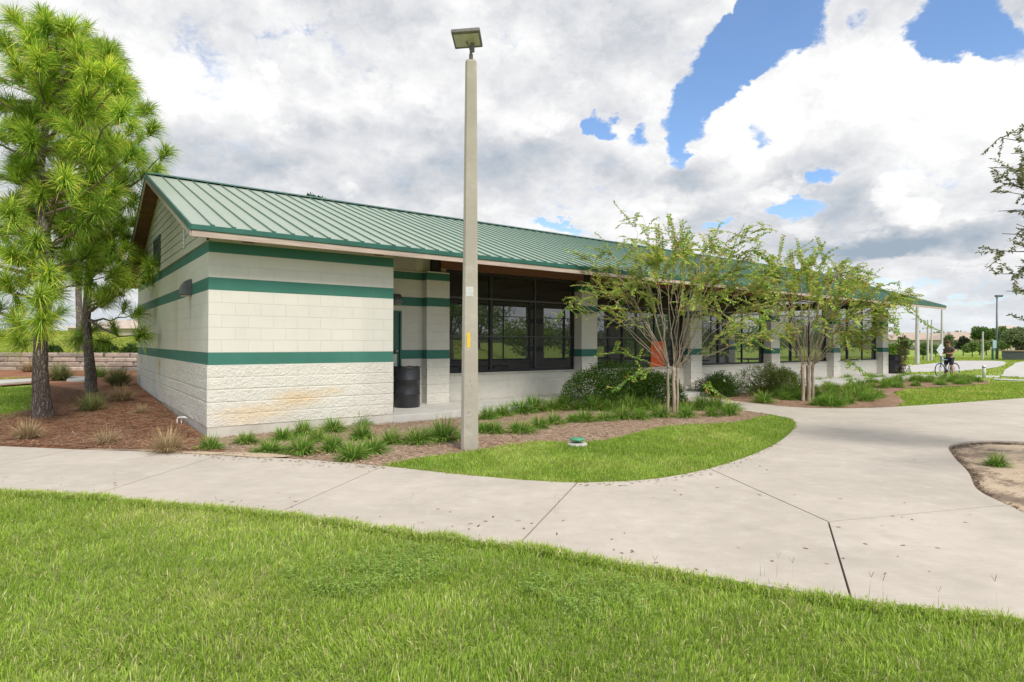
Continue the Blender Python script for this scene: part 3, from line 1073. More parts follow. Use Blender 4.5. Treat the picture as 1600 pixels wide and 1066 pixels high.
for px, py in [(645, 800), (650, 800), (868, 802), (872, 802), (1188, 900), (1196, 900), (1212, 902), (1240, 905), (1355, 940), (1380, 945), (1560, 955), (180, 768), (700, 850), (1020, 905), (1465, 955), (340, 808), (508, 838)]:
    x, y = G(px, py)
    h = random.uniform(.14, .22)
    b = np.array([[x, y, -.04]] * 1)
    le = random.uniform(-.12, .12)
    blades(mb, b, np.array([[le, 0, 1.0]]), h, .0025, .02, np.array([[.30, .30, .14]]))
    tip = np.array([[x + le * h, y, -.04 + h * .98]])
    for s in (-1, 1):
        blades(mb, tip, np.array([[s * .45 + le, .1, 1.0]]), .05, .0035, .05, np.array([[.24, .20, .12]]))
o = mb.build('lawn_grass', M_blade)
tag(o, 'long mown lawn grass in front of the sidewalk', 'grass', kind='stuff')

mb, *_ = grass('grass', LAWN_ISLAND, 5600, (.06, .11), .0062, '', [(.24, .40, .055), (.42, .57, .10), (.58, .57, .24)])
fringe(mb, GP((600, 727), (720, 741), (820, 750), (902, 754), (1000, 750), (1060, 742), (1108, 732), (1170, 712), (1218, 689), (1240, 668), (1236, 655)), 9000, (.05, .11), .006, .06, -1, [(.24, .40, .055), (.42, .57, .10), (.50, .42, .18)])
fringe(mb, GP((606, 726), (640, 717), (735, 704), (830, 690), (900, 690), (960, 683), (1040, 665), (1150, 659), (1205, 647)), 5000, (.04, .12), .006, .12, 1, [(.24, .40, .055), (.42, .57, .10), (.50, .42, .18)])
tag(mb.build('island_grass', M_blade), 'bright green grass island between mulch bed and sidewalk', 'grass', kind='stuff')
mb, *_ = grass('grass', LAWN_RIGHT, 900, (.06, .12), .016, '', [(.27, .41, .06), (.44, .55, .11), (.56, .55, .2)])
tag(mb.build('verge_grass', M_blade), 'sunlit grass verge beyond the wide sidewalk', 'grass', kind='stuff')
LEFT_LAWN = [G(-300, 650, .1), G(0, 655, .1), G(30, 648, .1), G(50, 637, .12), G(53, 610, .15), G(0, 610, .15), G(-300, 618, .15)]
mb, *_ = grass('grass', LEFT_LAWN, 1500, (.05, .10), .011, '', [(.20, .35, .05), (.36, .50, .08), (.5, .5, .2)], zf=lambda x, y: H(x, y))
LL2 = [G(-300, 603, .18), G(0, 602, .18), G(58, 599, .2), G(60, 594, .22), G(0, 596, .2), G(-300, 597, .2)]
mb2, *_ = grass('grass', LL2, 900, (.05, .10), .016, '', [(.20, .35, .05), (.36, .50, .08), (.5, .5, .2)], zf=lambda x, y: H(x, y))
tag(mb.build('side_grass', M_blade), 'green grass patch left of the big pine trunk', 'grass', kind='stuff')
tag(mb2.build('side_grass', M_blade), 'grass strip beyond the narrow path by the stone wall', 'grass', kind='stuff')
# meadow on the bank above the retaining wall and the grass field on the right
BANK = [(-42, 24.6), (-4, 24.6), (-2, 46), (-60, 46)]
mb, *_ = grass('grass', BANK, 60, (.08, .17), .06, '', [(.30, .38, .06), (.44, .47, .09), (.55, .50, .17)], zf=lambda x, y: H(x, y) - .03)
tag(mb.build('bank_grass', M_blade), 'yellow-green grass on the bank above the stone wall', 'grass', kind='stuff')
FIELD = [(17, 24.3), (24, 24), (60, 40), (75, 75), (30, 75), (24, 45), (20, 33)]
mb, *_ = grass('grass', FIELD, 26, (.06, .14), .05, '', [(.25, .36, .045), (.38, .46, .07), (.48, .48, .15)], zf=lambda x, y: H(x, y) - .02,
               dens_fn=lambda q: ~(in_poly(q[:, 0], q[:, 1], smooth_poly(GP((1380, 572.5), (1440, 569), (1494, 563.6), (1530, 563.2), (1563, 563.8), (1572, 567), (1557, 573), (1498, 578.3), (1409, 580.5), (1370, 581.5)), 5)) | in_poly(q[:, 0], q[:, 1], GP((1592, 565.5), (1640, 562), (1760, 562), (1800, 590), (1640, 589), (1569, 587.2), (1567, 584), (1571, 577), (1583, 570)))
                                    | in_poly(q[:, 0], q[:, 1], GP((1395, 584.4), (1480, 585.6), (1562, 586.0), (1562, 588.6), (1480, 588.4), (1395, 587.6))) | in_poly(q[:, 0], q[:, 1], GP((1552, 590.4), (1640, 593.5), (1800, 598), (1800, 602), (1640, 596.5), (1552, 592.4))))) 
tag(mb.build('field_grass', M_blade), 'open mown grass around the curving road', 'grass', kind='stuff')


# loose pine needles and chips
def litter(name, poly, n, L, w, cols, zf, label, flat=.12):
    q = scatter(poly, n)
    an = rng.uniform(0, 6.28, n)
    d = np.stack([np.cos(an), np.sin(an), rng.uniform(-.02, flat, n)], 1)
    c = np.array(cols)[rng.integers(0, len(cols), n)] * rng.uniform(.7, 1.3, (n, 1))
    mb = MB()
    blades(mb, np.stack([q[:, 0], q[:, 1], zf(q[:, 0], q[:, 1]) + rng.uniform(.0, .02, n)], 1), d, rng.uniform(*L, n), w, .05, c, twist=np.zeros(n))
    return tag(mb.build(name, M_dry), label, 'ground litter', kind='stuff')


NEARLEFT = GP((-60, 694), (0, 695), (120, 699), (230, 702), (345, 708)) + [W(-.1, .1), W(-.1, 5), G(60, 606, .15), G(52, 640, .1), G(-60, 660, .05)]
litter('fallen_pine_needles', NEARLEFT, 42000, (.10, .26), .0065, [(.42, .19, .10), (.24, .10, .055), (.52, .31, .19), (.60, .45, .32), (.14, .065, .04)], lambda x, y: H(x, y) + .045, 'reddish fallen pine needles under the pines')
litter('wood_chips', BED_MID, 26000, (.03, .09), .013, [(.52, .36, .25), (.36, .22, .15), (.68, .56, .43), (.22, .13, .09)], lambda x, y: x * 0 - .01, 'brown wood chips among the front bed plants')
litter('wood_chips', BED_RIGHT, 12000, (.04, .10), .02, [(.44, .26, .17), (.28, .15, .10), (.56, .42, .30)], lambda x, y: x * 0 - .01, 'reddish wood chips under the farther crape myrtle')
litter('twigs_and_leaves', PLANTER, 1500, (.03, .16), .008, [(.20, .13, .09), (.34, .24, .16), (.14, .10, .07)], lambda x, y: x * 0 - .035, 'dead twigs and leaves on the sandy planter')
_P = np.array(smooth_poly(PLANTER, 4)); _c = _P.mean(0)
_k = rng.integers(0, len(_P), 4200); _q = _P[_k] + (_c - _P[_k]) / np.linalg.norm(_c - _P[_k], axis=1)[:, None] * np.abs(rng.normal(.03, .05, (4200, 1))) + rng.normal(0, .03, (4200, 2))
_q = _q[in_poly(_q[:, 0], _q[:, 1], PLANTER)]; _n = len(_q); _a = rng.uniform(0, 6.28, _n)
mb = MB()  # dark flecks added in place of the sunken rim's dark curb outline
blades(mb, np.stack([_q[:, 0], _q[:, 1], rng.uniform(-.045, -.015, _n)], 1), np.stack([np.cos(_a), np.sin(_a), rng.uniform(0, .2, _n)], 1), rng.uniform(.02, .07, _n), .012, .05, np.array([(.12, .08, .055), (.18, .12, .08), (.09, .07, .05), (.30, .22, .15)])[rng.integers(0, 4, _n)], twist=np.zeros(_n))
tag(mb.build('planter_dark_rim', M_dry), 'dark flecks added along the planter rim for its dark sunken edge', 'ground litter', kind='stuff')
cl = []
LE = smooth_poly(GP((902, 756), (1000, 753), (1060, 745), (1108, 735), (1170, 716), (1220, 691), (1244, 669)), 12, False)
pts = []
for a in LE:
    for _ in range(2): pts.append((a[0] + random.gauss(0, .05), a[1] + random.gauss(-.03, .05)))
for _ in range(70):
    pts.append(G(random.uniform(930, 1590), random.uniform(645, 900)))
for _ in range(220):
    _x = random.uniform(230, 600); pts.append(G(_x, 704 + (_x - 230) * .065 + abs(random.gauss(0, 3.5))))
for _ in range(50):
    _x = random.uniform(0, 900); pts.append(G(_x, 764 + _x * .085 - abs(random.gauss(0, 14))))
pts = np.array(pts)
n = len(pts); an = rng.uniform(0, 6.28, n)
mb = MB()
blades(mb, np.stack([pts[:, 0], pts[:, 1], np.full(n, .004)], 1), np.stack([np.cos(an), np.sin(an), rng.uniform(0, .12, n)], 1), rng.uniform(.015, .06, n), rng.uniform(.006, .018, n), .02, np.array([(.28, .17, .09), (.16, .11, .07), (.40, .28, .13)])[rng.integers(0, 3, n)], twist=np.zeros(n))
tag(mb.build('fallen_leaves', M_dry), 'small dry leaves scattered on the sidewalk', 'ground litter', kind='stuff')


# ------------------------------------------------------------------ the park building
B = empty('pavilion', (BC[0], BC[1], 0), AU, 'long cream block park building with green stripes, green metal roof and screened windows', 'building')
COLS_U = [4.89 + 4.915 * i for i in range(6)]
COLS_U = [(u, u + .61) for u in COLS_U]
VC = 1.63            # front face of the columns
VS = 1.90            # plane of the screens
DEP = 10.36
ROV, RUV = .5, .33   # eave and rake overhang
ZE, ZR = 3.32, 5.32  # roof top at eave and ridge
RU0, RU1 = -RUV, 30.76
VR = DEP / 2
SL = (ZR - ZE) / (VR + ROV)
TH = .13


def ztop(v):
    v = np.asarray(v, float)
    return ZE + SL * (np.where(v <= VR, v, DEP - v) + ROV)


def split_face(mb, o, du, n, u0, u1, z0, z1, amp=.022, res=.016, seed=1, zref=.145):
    """rough split-faced block skin: o origin, du direction along the wall, n outward normal (2-D)"""
    nu = max(2, int((u1 - u0) / res)); nz = max(2, int((z1 - z0) / res))
    us = np.linspace(u0, u1, nu + 1); zs = np.linspace(z0, z1, nz + 1)
    gu, gz = np.meshgrid(us, zs)
    row = np.floor((gz - zref) / .2032 + 1e-4)
    fu = (gu / .4064 + .5 * (row % 2)) % 1.0
    fz = ((gz - zref) / .2032) % 1.0
    blk = np.floor(gu / .4064 + .5 * (row % 2))
    ex = np.minimum(fu, 1 - fu) * .4064; ez = np.minimum(fz, 1 - fz) * .2032
    edge = np.clip(.35 + ez / .016, 0, 1) * np.clip(.8 + ex / .03, 0, 1)
    tilt = (vnoise(blk + .5, row + .5, seed) - .5) * (fz - .5) * .8 + (vnoise(blk + 9.5, row + 3.5, seed) - .5) * (fu - .5) * .6
    nse = .45 * fbm(gu * 7 + blk * 3.7, gz * 9 + row * 5.1, seed, 4) + .75 * np.abs(fbm(gu * 19 + row * 2.7, gz * 26 + blk * 1.3, seed + 3, 4) - .5) * 1.6 + .12 * vnoise(gu * 70, gz * 70, seed)
    dsp = edge * amp * (.35 + .9 * nse + .5 * tilt) 
    X = o[0] + du[0] * gu + n[0] * dsp; Y = o[1] + du[1] * gu + n[1] * dsp
    V = np.stack([X, Y, gz], -1).reshape(-1, 3)
    i = np.arange(nz)[:, None] * (nu + 1); j = np.arange(nu)[None, :]
    q = np.stack([i + j, i + j + 1, i + nu + 1 + j + 1, i + nu + 1 + j], -1).reshape(-1, 4)
    mb.add(V, q)


# enclosed front block and side walls
w = MB()
ZT = 3.16
w.box((0, 0, 1.161), (3.25, .2, ZT))                       # front
w.box((0, .2, 1.161), (.2, DEP, ZT))                       # gable side
w.box((3.05, .2, .12), (3.25, 1.83, ZT + .28))                  # return into the recess
w.box((.2, DEP - .2, .12), (4.89, DEP, ZT))
w.box((4.69, 1.84, .12), (4.89, DEP - .2, ZT + .4))
wb = w.build('wall', M_block, B)
w = MB()
w.box((3.25, 1.83, .12), (3.43, 2.03, ZT + .03)); w.box((4.35, 1.83, .12), (4.888, 2.03, ZT + .03)); w.box((3.43, 1.83, 2.26), (4.35, 2.03, ZT + .03))
w.build('recess_wall', M_block, B)
s = MB()
split_face(s, (0, 0), (1, 0), (0, -1), -.02, 3.25, .145, 1.161, seed=3)
split_face(s, (0, 0), (0, 1), (-1, 0), -.02, DEP, .145, 1.161, seed=5, res=.024)
split_face(s, (3.25, 0), (0, 1), (1, 0), 0, 1.8, .145, 1.161, seed=6, res=.04)
s.box((0.004, 0.004, .12), (3.246, .2, 1.157)); s.box((.004, .2, .0), (.2, DEP - .01, 1.157))
# top edge of the rough course
s.box((-.016, -.016, 1.150), (3.262, .1, 1.1605)); s.box((-.016, .1, 1.150), (.1, DEP, 1.1605))
s.build('split_block_base', M_split, B)
f = MB()
f.box((-.012, -.012, -.15), (3.256, .15, .1448)); f.box((-.012, .15, -.15), (.15, DEP + .01, .1448))
f.build('footing', M_foot, B)
M_gap_shade = pm('siding_gap_shade', (.10, .095, .08), None, 1, .9)  # dark backing paints the shadow line under each board lip
# gable siding, lap boards with a real step
g = MB()
zz = ZT
k = 0
while zz < ZR - .2:
    z1 = zz + .168
    und = zz - TH
    def vspan(z):
        t = (z + TH - ZE) / SL - ROV
        return max(t, 0.0)
    a0, a1 = vspan(zz), vspan(z1)
    if a1 < VR:
        xo, xi = -.032, -.022
        V = [(xo, a0, zz + .012), (xo, DEP - a0, zz + .012), (xi, DEP - a1, z1), (xi, a1, z1), (0.0, a0, zz + .012), (0.0, DEP - a0, zz + .012), (0.0, a1, z1), (0.0, DEP - a1, z1)]
        g.add(V, [(0, 1, 2, 3), (4, 5, 1, 0), (3, 2, 7, 6)])
    zz = z1; k += 1
g.add([(.0, 0, ZT), (.0, DEP, ZT), (.0, DEP, ztop(0) - TH), (.0, VR, ZR - TH), (.0, 0, ztop(0) - TH)], [(0, 1, 2, 3, 4)], mi=1)
g.build('gable_siding', [M_cream, M_gap_shade], B)
# plain board between the top stripe and the soffit, front and recess
f = MB()
f.box((.0, .01, ZT), (3.25, .19, float(ztop(0)) - TH))
f.box((3.25, 1.85, ZT + .03), (5.10, 2.01, 3.92))
f.build('frieze_board', M_cream, B)
for u in (.52, 2.85):
    f = MB(); f.box((u, -.24, 3.19), (u + .16, .009, 3.27)); f.build('lookout_block', M_wood, B)
# louvred window and narrow vent strip in the gable side
lv = MB()
lv.box((-.05, 5.35, 3.34), (-.031, 5.42, 4.02)); lv.box((-.05, 6.43, 3.34), (-.031, 6.5, 4.02)); lv.box((-.05, 5.35, 3.95), (-.031, 6.5, 4.02)); lv.box((-.05, 5.35, 3.34), (-.031, 6.5, 3.4))
lw = lv.build('gable_window', M_trim, B)
pn = MB()
for i in range(8):
    z = 3.41 + i * .068
    pn.add([(-.034, 5.42, z + .06), (-.034, 6.43, z + .06), (-.052, 6.43, z), (-.052, 5.42, z)], [(0, 1, 2, 3)])
pn.build('louvre', M_black, lw)
vs = MB()
vs.cbox((-.055, 2.05, 3.30), (-.031, 2.20, 3.90), .004)
vp = vs.build('vent_strip', M_white, B)
vh = MB()
for i in range(7): vh.lathe([(.0, -.0575), (.028, -.0575), (.028, -.054)], (0, 2.125, 3.36 + i * .075), 10, axis='x')
vh.build('vent_holes', M_black, vp)

# floor slab and footing of the porch
f = MB()
f.cbox((3.262, 0.0, -.15), (30.25, 1.8, .12), .008)
f.cbox((3.262, 1.803, -.15), (30.25, DEP + .3, .118), .008)
f.build('porch_slab', M_conc2, B)

# columns, front and back
def column(v0, v1, u0, u1, front):
    c = MB()
    c.box((u0, v0, 1.161), (u1, v1, 3.19))
    o = c.build('column', M_block, B)
    b = MB()
    if front:
        split_face(b, (u0, v0), (1, 0), (0, -1), 0, u1 - u0, .12, 1.161, seed=int(u0 * 7), zref=.145)
        split_face(b, (u0, v1), (0, -1), (-1, 0), 0, v1 - v0, .12, 1.161, seed=int(u0 * 9), zref=.145)
        split_face(b, (u1, v0), (0, 1), (1, 0), 0, v1 - v0, .12, 1.161, seed=int(u0 * 5), zref=.145)
        b.box((u0 + .004, v0 + .004, .12), (u1 - .004, v1 - .004, 1.159))
        b.box((u0 - .012, v0 - .012, 1.150), (u1 + .012, v1, 1.1605))
    else:
        b.box((u0 - .01, v0 - .01, .12), (u1 + .01, v1 + .01, 1.161))
    b.build('split_block_base', M_split, o)


for (a, b_) in COLS_U:
    column(VC, VC + .5, a, b_, True)
    column(DEP - .5, DEP, a, b_, False)
# steel posts over the columns and glulam beams between them
for k, (a, b_) in enumerate(COLS_U):
    for v0 in (VC + .12, DEP - .36):
        p = MB(); uc = (a + b_) / 2
        p.box((uc - .10, v0, 3.192), (uc + .10, v0 + .18, 3.9)); p.box((uc - .16, v0 - .03, 3.192), (uc + .16, v0 + .21, 3.21))
        p.build('steel_post', M_black, B)
for k in range(5):
    u0 = sum(COLS_U[k]) / 2 + .13; u1 = sum(COLS_U[k + 1]) / 2 - .13
    for v0 in (VC + .10, DEP - .30):
        p = MB(); p.cbox((u0, v0, 3.30), (u1, v0 + .13, 3.72), .006)
        p.build('roof_beam', M_beam, B)
        for q in (u0, u1 - .14):
            e = MB(); e.box((q, v0 - .004, 3.215), (q + .14, v0 + .134, 3.298)); e.build('beam_bearing', M_fascia, B)
p = MB(); p.cbox((COLS_U[5][1] - .2, VC + .10, 3.30), (RU1 - .12, VC + .23, 3.66), .006); p.build('roof_beam', M_beam, B)
p = MB(); p.cbox((COLS_U[5][0] + .2, VC + .25, 3.30), (COLS_U[5][0] + .4, DEP - .4, 3.66), .006); p.build('roof_beam', M_beam, B)
p = MB(); p.cbox((COLS_U[0][0] + .2, VC + .4, 3.30), (COLS_U[0][0] + .4, DEP - .4, 3.66), .006); p.build('roof_beam', M_beam, B)
# trusses inside, seen through the screens
for k in range(1, 10):
    u = 4.9 + .3 + k * 2.4575
    p = MB()
    p.box((u - .05, VC + .3, 3.66), (u + .05, DEP - .3, 3.86))
    for s0, s1 in ((3.0, 4.2), (VR, VR + .001), (DEP - 4.2, DEP - 3.0)):
        p.tube([(u, s0, 3.80), (u, s1, float(ztop(s1)) - .16)], .05, 6)
    p.build('roof_truss', M_wood, B)

# knee walls, sills and screened bays
def bay(u0, u1, v, thick, name, front):
    kw = MB()
    if front:
        split_face(kw, (u0, v), (1, 0), (0, -1), 0, u1 - u0, .12, .735, amp=.02, res=.035, seed=int(u0 * 3))
        kw.box((u0, v + .002, .12), (u1, v + thick, .735))
    else:
        kw.box((u0, v, .12), (u1, v + thick, .735))
    k = kw.build('knee_wall', M_split, B)
    s = MB(); s.cbox((u0 + .002, v - .045, .736), (u1 - .002, v + thick + .03, .79), .006)
    s.build('sill', M_foot, k)
    fr = MB()
    vf = v + .03
    z0, z1 = .79, 3.30
    t = .045
    fr.box((u0, vf, z0), (u0 + t + .03, vf + .06, z1)); fr.box((u1 - t - .03, vf, z0), (u1, vf + .06, z1))
    fr.box((u0 + t, vf + .001, z0), (u1 - t, vf + .059, z0 + .06)); fr.box((u0 + t, vf + .001, z1 - .05), (u1 - t, vf + .059, z1))
    m1, m2 = u0 + (u1 - u0) / 3, u0 + 2 * (u1 - u0) / 3
    fr.box((m1 - .045, vf + .002, z0 + .06), (m1 + .035, vf + .10, z1 - .05))
    fr.box((m2 - .022, vf + .002, z0 + .06), (m2 + .022, vf + .058, z1 - .05))
    for zz in (1.70,):
        fr.box((u0 + .06, vf + .004, zz - .016), (u1 - .06, vf + .05, zz + .016))
    w_ = fr.build('window', M_frame, B)
    br = MB()
    br.box((u0 + .07, vf - .006, 2.63), (u1 - .07, vf + .003, 2.665))
    br.box((m2 - .012, vf - .008, z0 + .06), (m2 + .012, vf + .001, z1 - .05))
    br.box((u0 + .07, vf - .004, 1.692), (u1 - .07, vf + .003, 1.712))
    br.build('screen_bar', M_bar, w_)
    for a, c in ((u0 + .075, m1 - .045), (m1 + .035, m2 - .022), (m2 + .022, u1 - .075)):
        sc = MB()
        sc.add([(a, vf + .03, z0 + .06), (c, vf + .03, z0 + .06), (c, vf + .03, z1 - .05), (a, vf + .03, z1 - .05)], [(0, 1, 2, 3)])
        sc.build('screen_panel', M_screen, w_)


for k in range(5):
    bay(COLS_U[k][1], COLS_U[k + 1][0], VS, .2, 'bay', True)
    bay(COLS_U[k][1], COLS_U[k + 1][0], DEP - .32, .2, 'bay', False)

# door in the recess
dr = MB(); dr.cbox((3.47, 1.86, .13), (4.31, 1.905, 2.22), .003)
fr = MB()
fr.box((3.432, 1.822, .122), (3.47, 2.03, 2.258)); fr.box((4.31, 1.822, .122), (4.348, 2.03, 2.258)); fr.box((3.47, 1.822, 2.22), (4.31, 2.03, 2.258))
do = dr.build('door', M_door, B)
fr.build('door_frame', M_door, do)
pl = MB(); pl.cbox((4.13, 1.852, .98), (4.25, 1.8595, 1.27), .002); pl.build('push_plate', M_steel, do)
kn = MB(); kn.lathe([(.0, -.085), (.028, -.08), (.038, -.06), (.034, -.035), (.018, -.025), (.018, 0)], (4.22, 1.86, 1.345), 16, axis='y')
kn.build('door_knob', M_steel, do, smooth=True)


# wall lamps
def wall_lamp(u, v, z, n, sc=1.0):
    """quarter-round wall pack; n is the outward direction ('-u' or '-v')"""
    prof = [(0, .13)] + [(.15 * math.sin(a), -.06 + .19 * math.cos(a)) for a in np.linspace(.15, math.pi / 2, 7)] + [(.15, -.10), (.13, -.12), (0, -.13)]
    o = MB()
    if n == '-u': o.prism([(-p[0] * sc, p[1] * sc) for p in prof], -.11 * sc, .11 * sc, 'y')
    else: o.prism([(-p[0] * sc, p[1] * sc) for p in prof], -.11 * sc, .11 * sc, 'x')
    ob = o.build('wall_lamp', M_greyl, B)
    ob.location = (u, v, z)
    le = MB()
    if n == '-u': le.box((-.135 * sc, -.09 * sc, -.137 * sc), (-.02, .09 * sc, -.128 * sc))
    else: le.box((-.09 * sc, -.135 * sc, -.137 * sc), (.09 * sc, -.02, -.128 * sc))
    le.build('lamp_lens', pm('lamp_glass' + str(u), (.55, .50, .38), (.45, .40, .3), 8, .2), ob)


wall_lamp(-.001, 1.60, 2.52, '-u', 1.15)
wall_lamp(4.20, 1.829, 2.52, '-v', .9)
wall_lamp(COLS_U[2][0] + .28, VC - .001, 2.52, '-v', .9)
# roof
r = MB()
for (va, vb) in ((-ROV, VR), (DEP + ROV, VR)):
    za, zb = ZE, ZR
    s_ = 1 if va < vb else -1
    # top skin
    r.add([(RU0, va, za), (RU1, va, za), (RU1, vb, zb), (RU0, vb, zb)], [(0, 1, 2, 3)], mi=0)
    # underside
    r.add([(RU0, va, za - TH), (RU1, va, za - TH), (RU1, vb, zb - TH), (RU0, vb, zb - TH)], [(3, 2, 1, 0)], mi=2)
    for uu in (RU0, RU1):
        r.add([(uu, va, za - TH), (uu, va, za), (uu, vb, zb), (uu, vb, zb - TH)], [(0, 1, 2, 3)], mi=2)
    r.add([(RU0, va, za - TH), (RU1, va, za - TH), (RU1, va, za), (RU0, va, za)], [(0, 1, 2, 3)], mi=2)
    u = RU0 + .285
    while u < RU1 - .1:
        hw, hh = .008, .030
        V = [(u - hw, va, za + .001), (u - hw * .5, va, za + hh), (u + hw * .5, va, za + hh), (u + hw, va, za + .001),
             (u - hw, vb, zb + .001), (u - hw * .5, vb, zb + hh), (u + hw * .5, vb, zb + hh), (u + hw, vb, zb + .001)]
        r.add(V, [(0, 1, 5, 4), (1, 2, 6, 5), (2, 3, 7, 6), (0, 3, 2, 1)], mi=1)
        u += .3048
r.build('roof', [M_roof, M_rib, M_wood], B)
rc = MB()
rc.add([(RU0 - .01, VR - .17, ZR - .17 * SL + .043), (RU1 + .01, VR - .17, ZR - .17 * SL + .043), (RU1 + .01, VR, ZR + .055), (RU0 - .01, VR, ZR + .055), (RU0 - .01, VR + .17, ZR - .17 * SL + .043), (RU1 + .01, VR + .17, ZR - .17 * SL + .043)], [(0, 1, 2, 3), (3, 2, 5, 4)])
rc.build('ridge_cap', M_trim, B)
# eave trim and fascia, front and back, and rake boards
for va, sgn in ((-ROV, -1), (DEP + ROV, 1)):
    t = MB(); a, b_ = sorted((va + sgn * .001, va + sgn * .045)); t.cbox((RU0 - .012, a, 3.232), (RU1 + .012, b_, 3.318), .005)
    u = RU0 + .285
    while u < RU1 - .1:
        t.box((u - .03, a + .004, 3.316), (u + .03, b_ - .004, 3.340)); u += .3048
    t.build('eave_trim', M_trim, B)
    t = MB(); a, b_ = sorted((va + sgn * .001, va + sgn * .026)); t.cbox((RU0 + .0, a, 3.135), (RU1, b_, 3.231), .003)
    t.build('fascia', M_fascia, B)
    # soffit return behind the fascia
for uu, sg in ((RU0, -1), (RU1, 1)):
    for va, vb in ((-ROV, VR), (DEP + ROV, VR)):
        for nm, mt, o0, o1, x0, x1 in (('rake_trim', M_trim, .012, -.095, .001, .03), ('rake_board', M_fascia, -.097, -.175, .001, .022)):
            a, b_ = sorted((uu + sg * x0, uu + sg * x1))
            V = []
            for xx in (a, b_):
                V += [(xx, va, ZE + o1), (xx, va, ZE + o0), (xx, vb, ZR + o0), (xx, vb, ZR + o1)]
            t = MB(); t.add(V, [(0, 1, 2, 3), (7, 6, 5, 4), (0, 4, 5, 1), (1, 5, 6, 2), (3, 2, 6, 7), (0, 3, 7, 4)])
            t.build(nm, mt, B)

# a few dark furnishings in the hall: long tables with benches
def picnic_table(u, v, rz, lab):
    e = empty('picnic_table', (*W(u, v), .12), AU + rz, lab, 'picnic table', 'picnic tables inside the screened hall')
    t = MB(); t.cbox((-.9, -.38, .70), (.9, .38, .75), .01); t.build('table_top', M_bar, e)
    for s in (-1, 1):
        b = MB(); b.cbox((-.9, s * .70 - .13, .42), (.9, s * .70 + .13, .46), .008); b.build('bench', M_bar, e)
    for s in (-1, 1):
        l = MB()
        l.tube([(s * .6, -.72, .41), (s * .6, -.5, .0), (s * .6, .5, .0), (s * .6, .72, .41)], .025, 6)
        l.tube([(s * .6, 0, .7), (s * .6, 0, .0)], .03, 6)
        l.build('leg', M_frame, e)
for i, (u, v) in enumerate([(8.0, 4.2), (8.2, 7.2), (13.3, 4.3), (18.0, 4.2), (18.2, 7.4), (23.2, 4.4)]):
    picnic_table(u, v, 0, ['dark picnic table behind the first screen bay, near its sill', 'dark picnic table behind the first screen bay, deeper inside', 'dark picnic table behind the screen with the orange notice',
                           'dark picnic table behind the third screen bay, near its sill', 'dark picnic table behind the third screen bay, deeper inside', 'dark picnic table behind the fourth screen bay'][i])


# ------------------------------------------------------------------ drums
def drum(x, y, z, lab, h=.88, r=.285):
    e = empty('trash_drum', (x, y, z), 0, lab, 'trash can', 'black trash drums on the porch slab')
    prof = [(0, .0), (r * .93, 0), (r * .97, .012), (r, .03), (r, h * .30), (r * 1.03, h * .32), (r * 1.03, h * .345), (r, h * .365), (r, h * .66), (r * 1.03, h * .68), (r * 1.03, h * .705), (r, h * .725),
            (r, h * .93), (r * .985, h * .955), (r * 1.01, h * .965), (r * 1.015, h * .99), (r * .99, h), (r * .95, h * .99), (r * .93, h * .93), (r * .93, .05), (0, .05)]
    b = MB(); b.lathe(prof, n=40); b.build('body', M_drum, e, smooth=True)
    l = MB()
    pts = []
    for i in range(60):
        a = i / 60 * 2 * math.pi
        pts.append((math.cos(a) * r * 1.0, math.sin(a) * r * 1.0, h + .006 * math.sin(a * 9) + .004 * math.sin(a * 17)))
    l.tube(pts + [pts[0]], .008, 6, cap=False)
    l.build('bag_liner', M_black, e, smooth=True)


xy = W(4.22, 1.30)
drum(xy[0], xy[1], .12, 'black plastic trash drum with liner beside the green door')
xy = G(1397, 583.6, .12)
drum(xy[0], xy[1], .12, 'black plastic trash drum at the far end of the building, behind the cyclist', .9, .32)


# ------------------------------------------------------------------ light poles
def square_pole(name, x, y, z, h, w0, w1, rz, lab, cat, mat, group=None, extras=True):
    e = empty(name, (x, y, z), rz, lab, cat, group)
    def ring(w, zz, c=.16):
        k = w / 2; q = k * (1 - 2 * c)
        return [(-q, -k, zz), (q, -k, zz), (k, -q, zz), (k, q, zz), (q, k, zz), (-q, k, zz), (-k, q, zz), (-k, -q, zz)]
    V = ring(w0, -.1) + ring(w0, 0) + ring(w1, h - .03) + ring(w1 * .85, h)
    Fq = [(i * 8 + j, i * 8 + (j + 1) % 8, (i + 1) * 8 + (j + 1) % 8, (i + 1) * 8 + j) for i in range(3) for j in range(8)]
    m = MB(); m.add(V, Fq); m.F.append((np.array([list(range(24, 32))], np.int32), 0))
    m.build('shaft', mat, e)
    return e


M_lens = pm('flood_lens_glass', (.50, .48, .34), (.40, .42, .30), 12, .15, spec=.6)
px_, py_ = G(733.5, 701, -.01)
pole = square_pole('light_pole', px_, py_, -.03, 5.70, .252, .165, .10, 'tall square concrete light pole with a floodlight, standing in the mulch before the building', 'light pole', M_pole)
br = MB()
br.tube([(0, 0, 5.66), (0, 0, 5.80)], .030, 10); br.tube([(0, 0, 5.78), (.0, 0, 5.92)], .022, 10)
br.box((-.012, -.02, 5.84), (.05, .02, 5.98))
br.tube([(.0, 0, 5.84), (-.03, -.02, 5.91), (-.07, -.04, 5.96)], .012, 8)
br.build('bracket', M_bronze, pole, smooth=False)
hd = MB()
hd.cbox((-.235, -.22, -.03), (.235, .22, .04), .012)
hd.add([(-.20, -.19, .04), (.20, -.19, .04), (.20, .19, .04), (-.20, .19, .04), (-.13, -.12, .10), (.13, -.12, .10), (.13, .12, .10), (-.13, .12, .10)], [(0, 1, 5, 4), (1, 2, 6, 5), (2, 3, 7, 6), (3, 0, 4, 7), (4, 5, 6, 7)])
head = hd.build('floodlight_head', M_bronze, pole)
head.location = (-.06, -.06, 6.0)
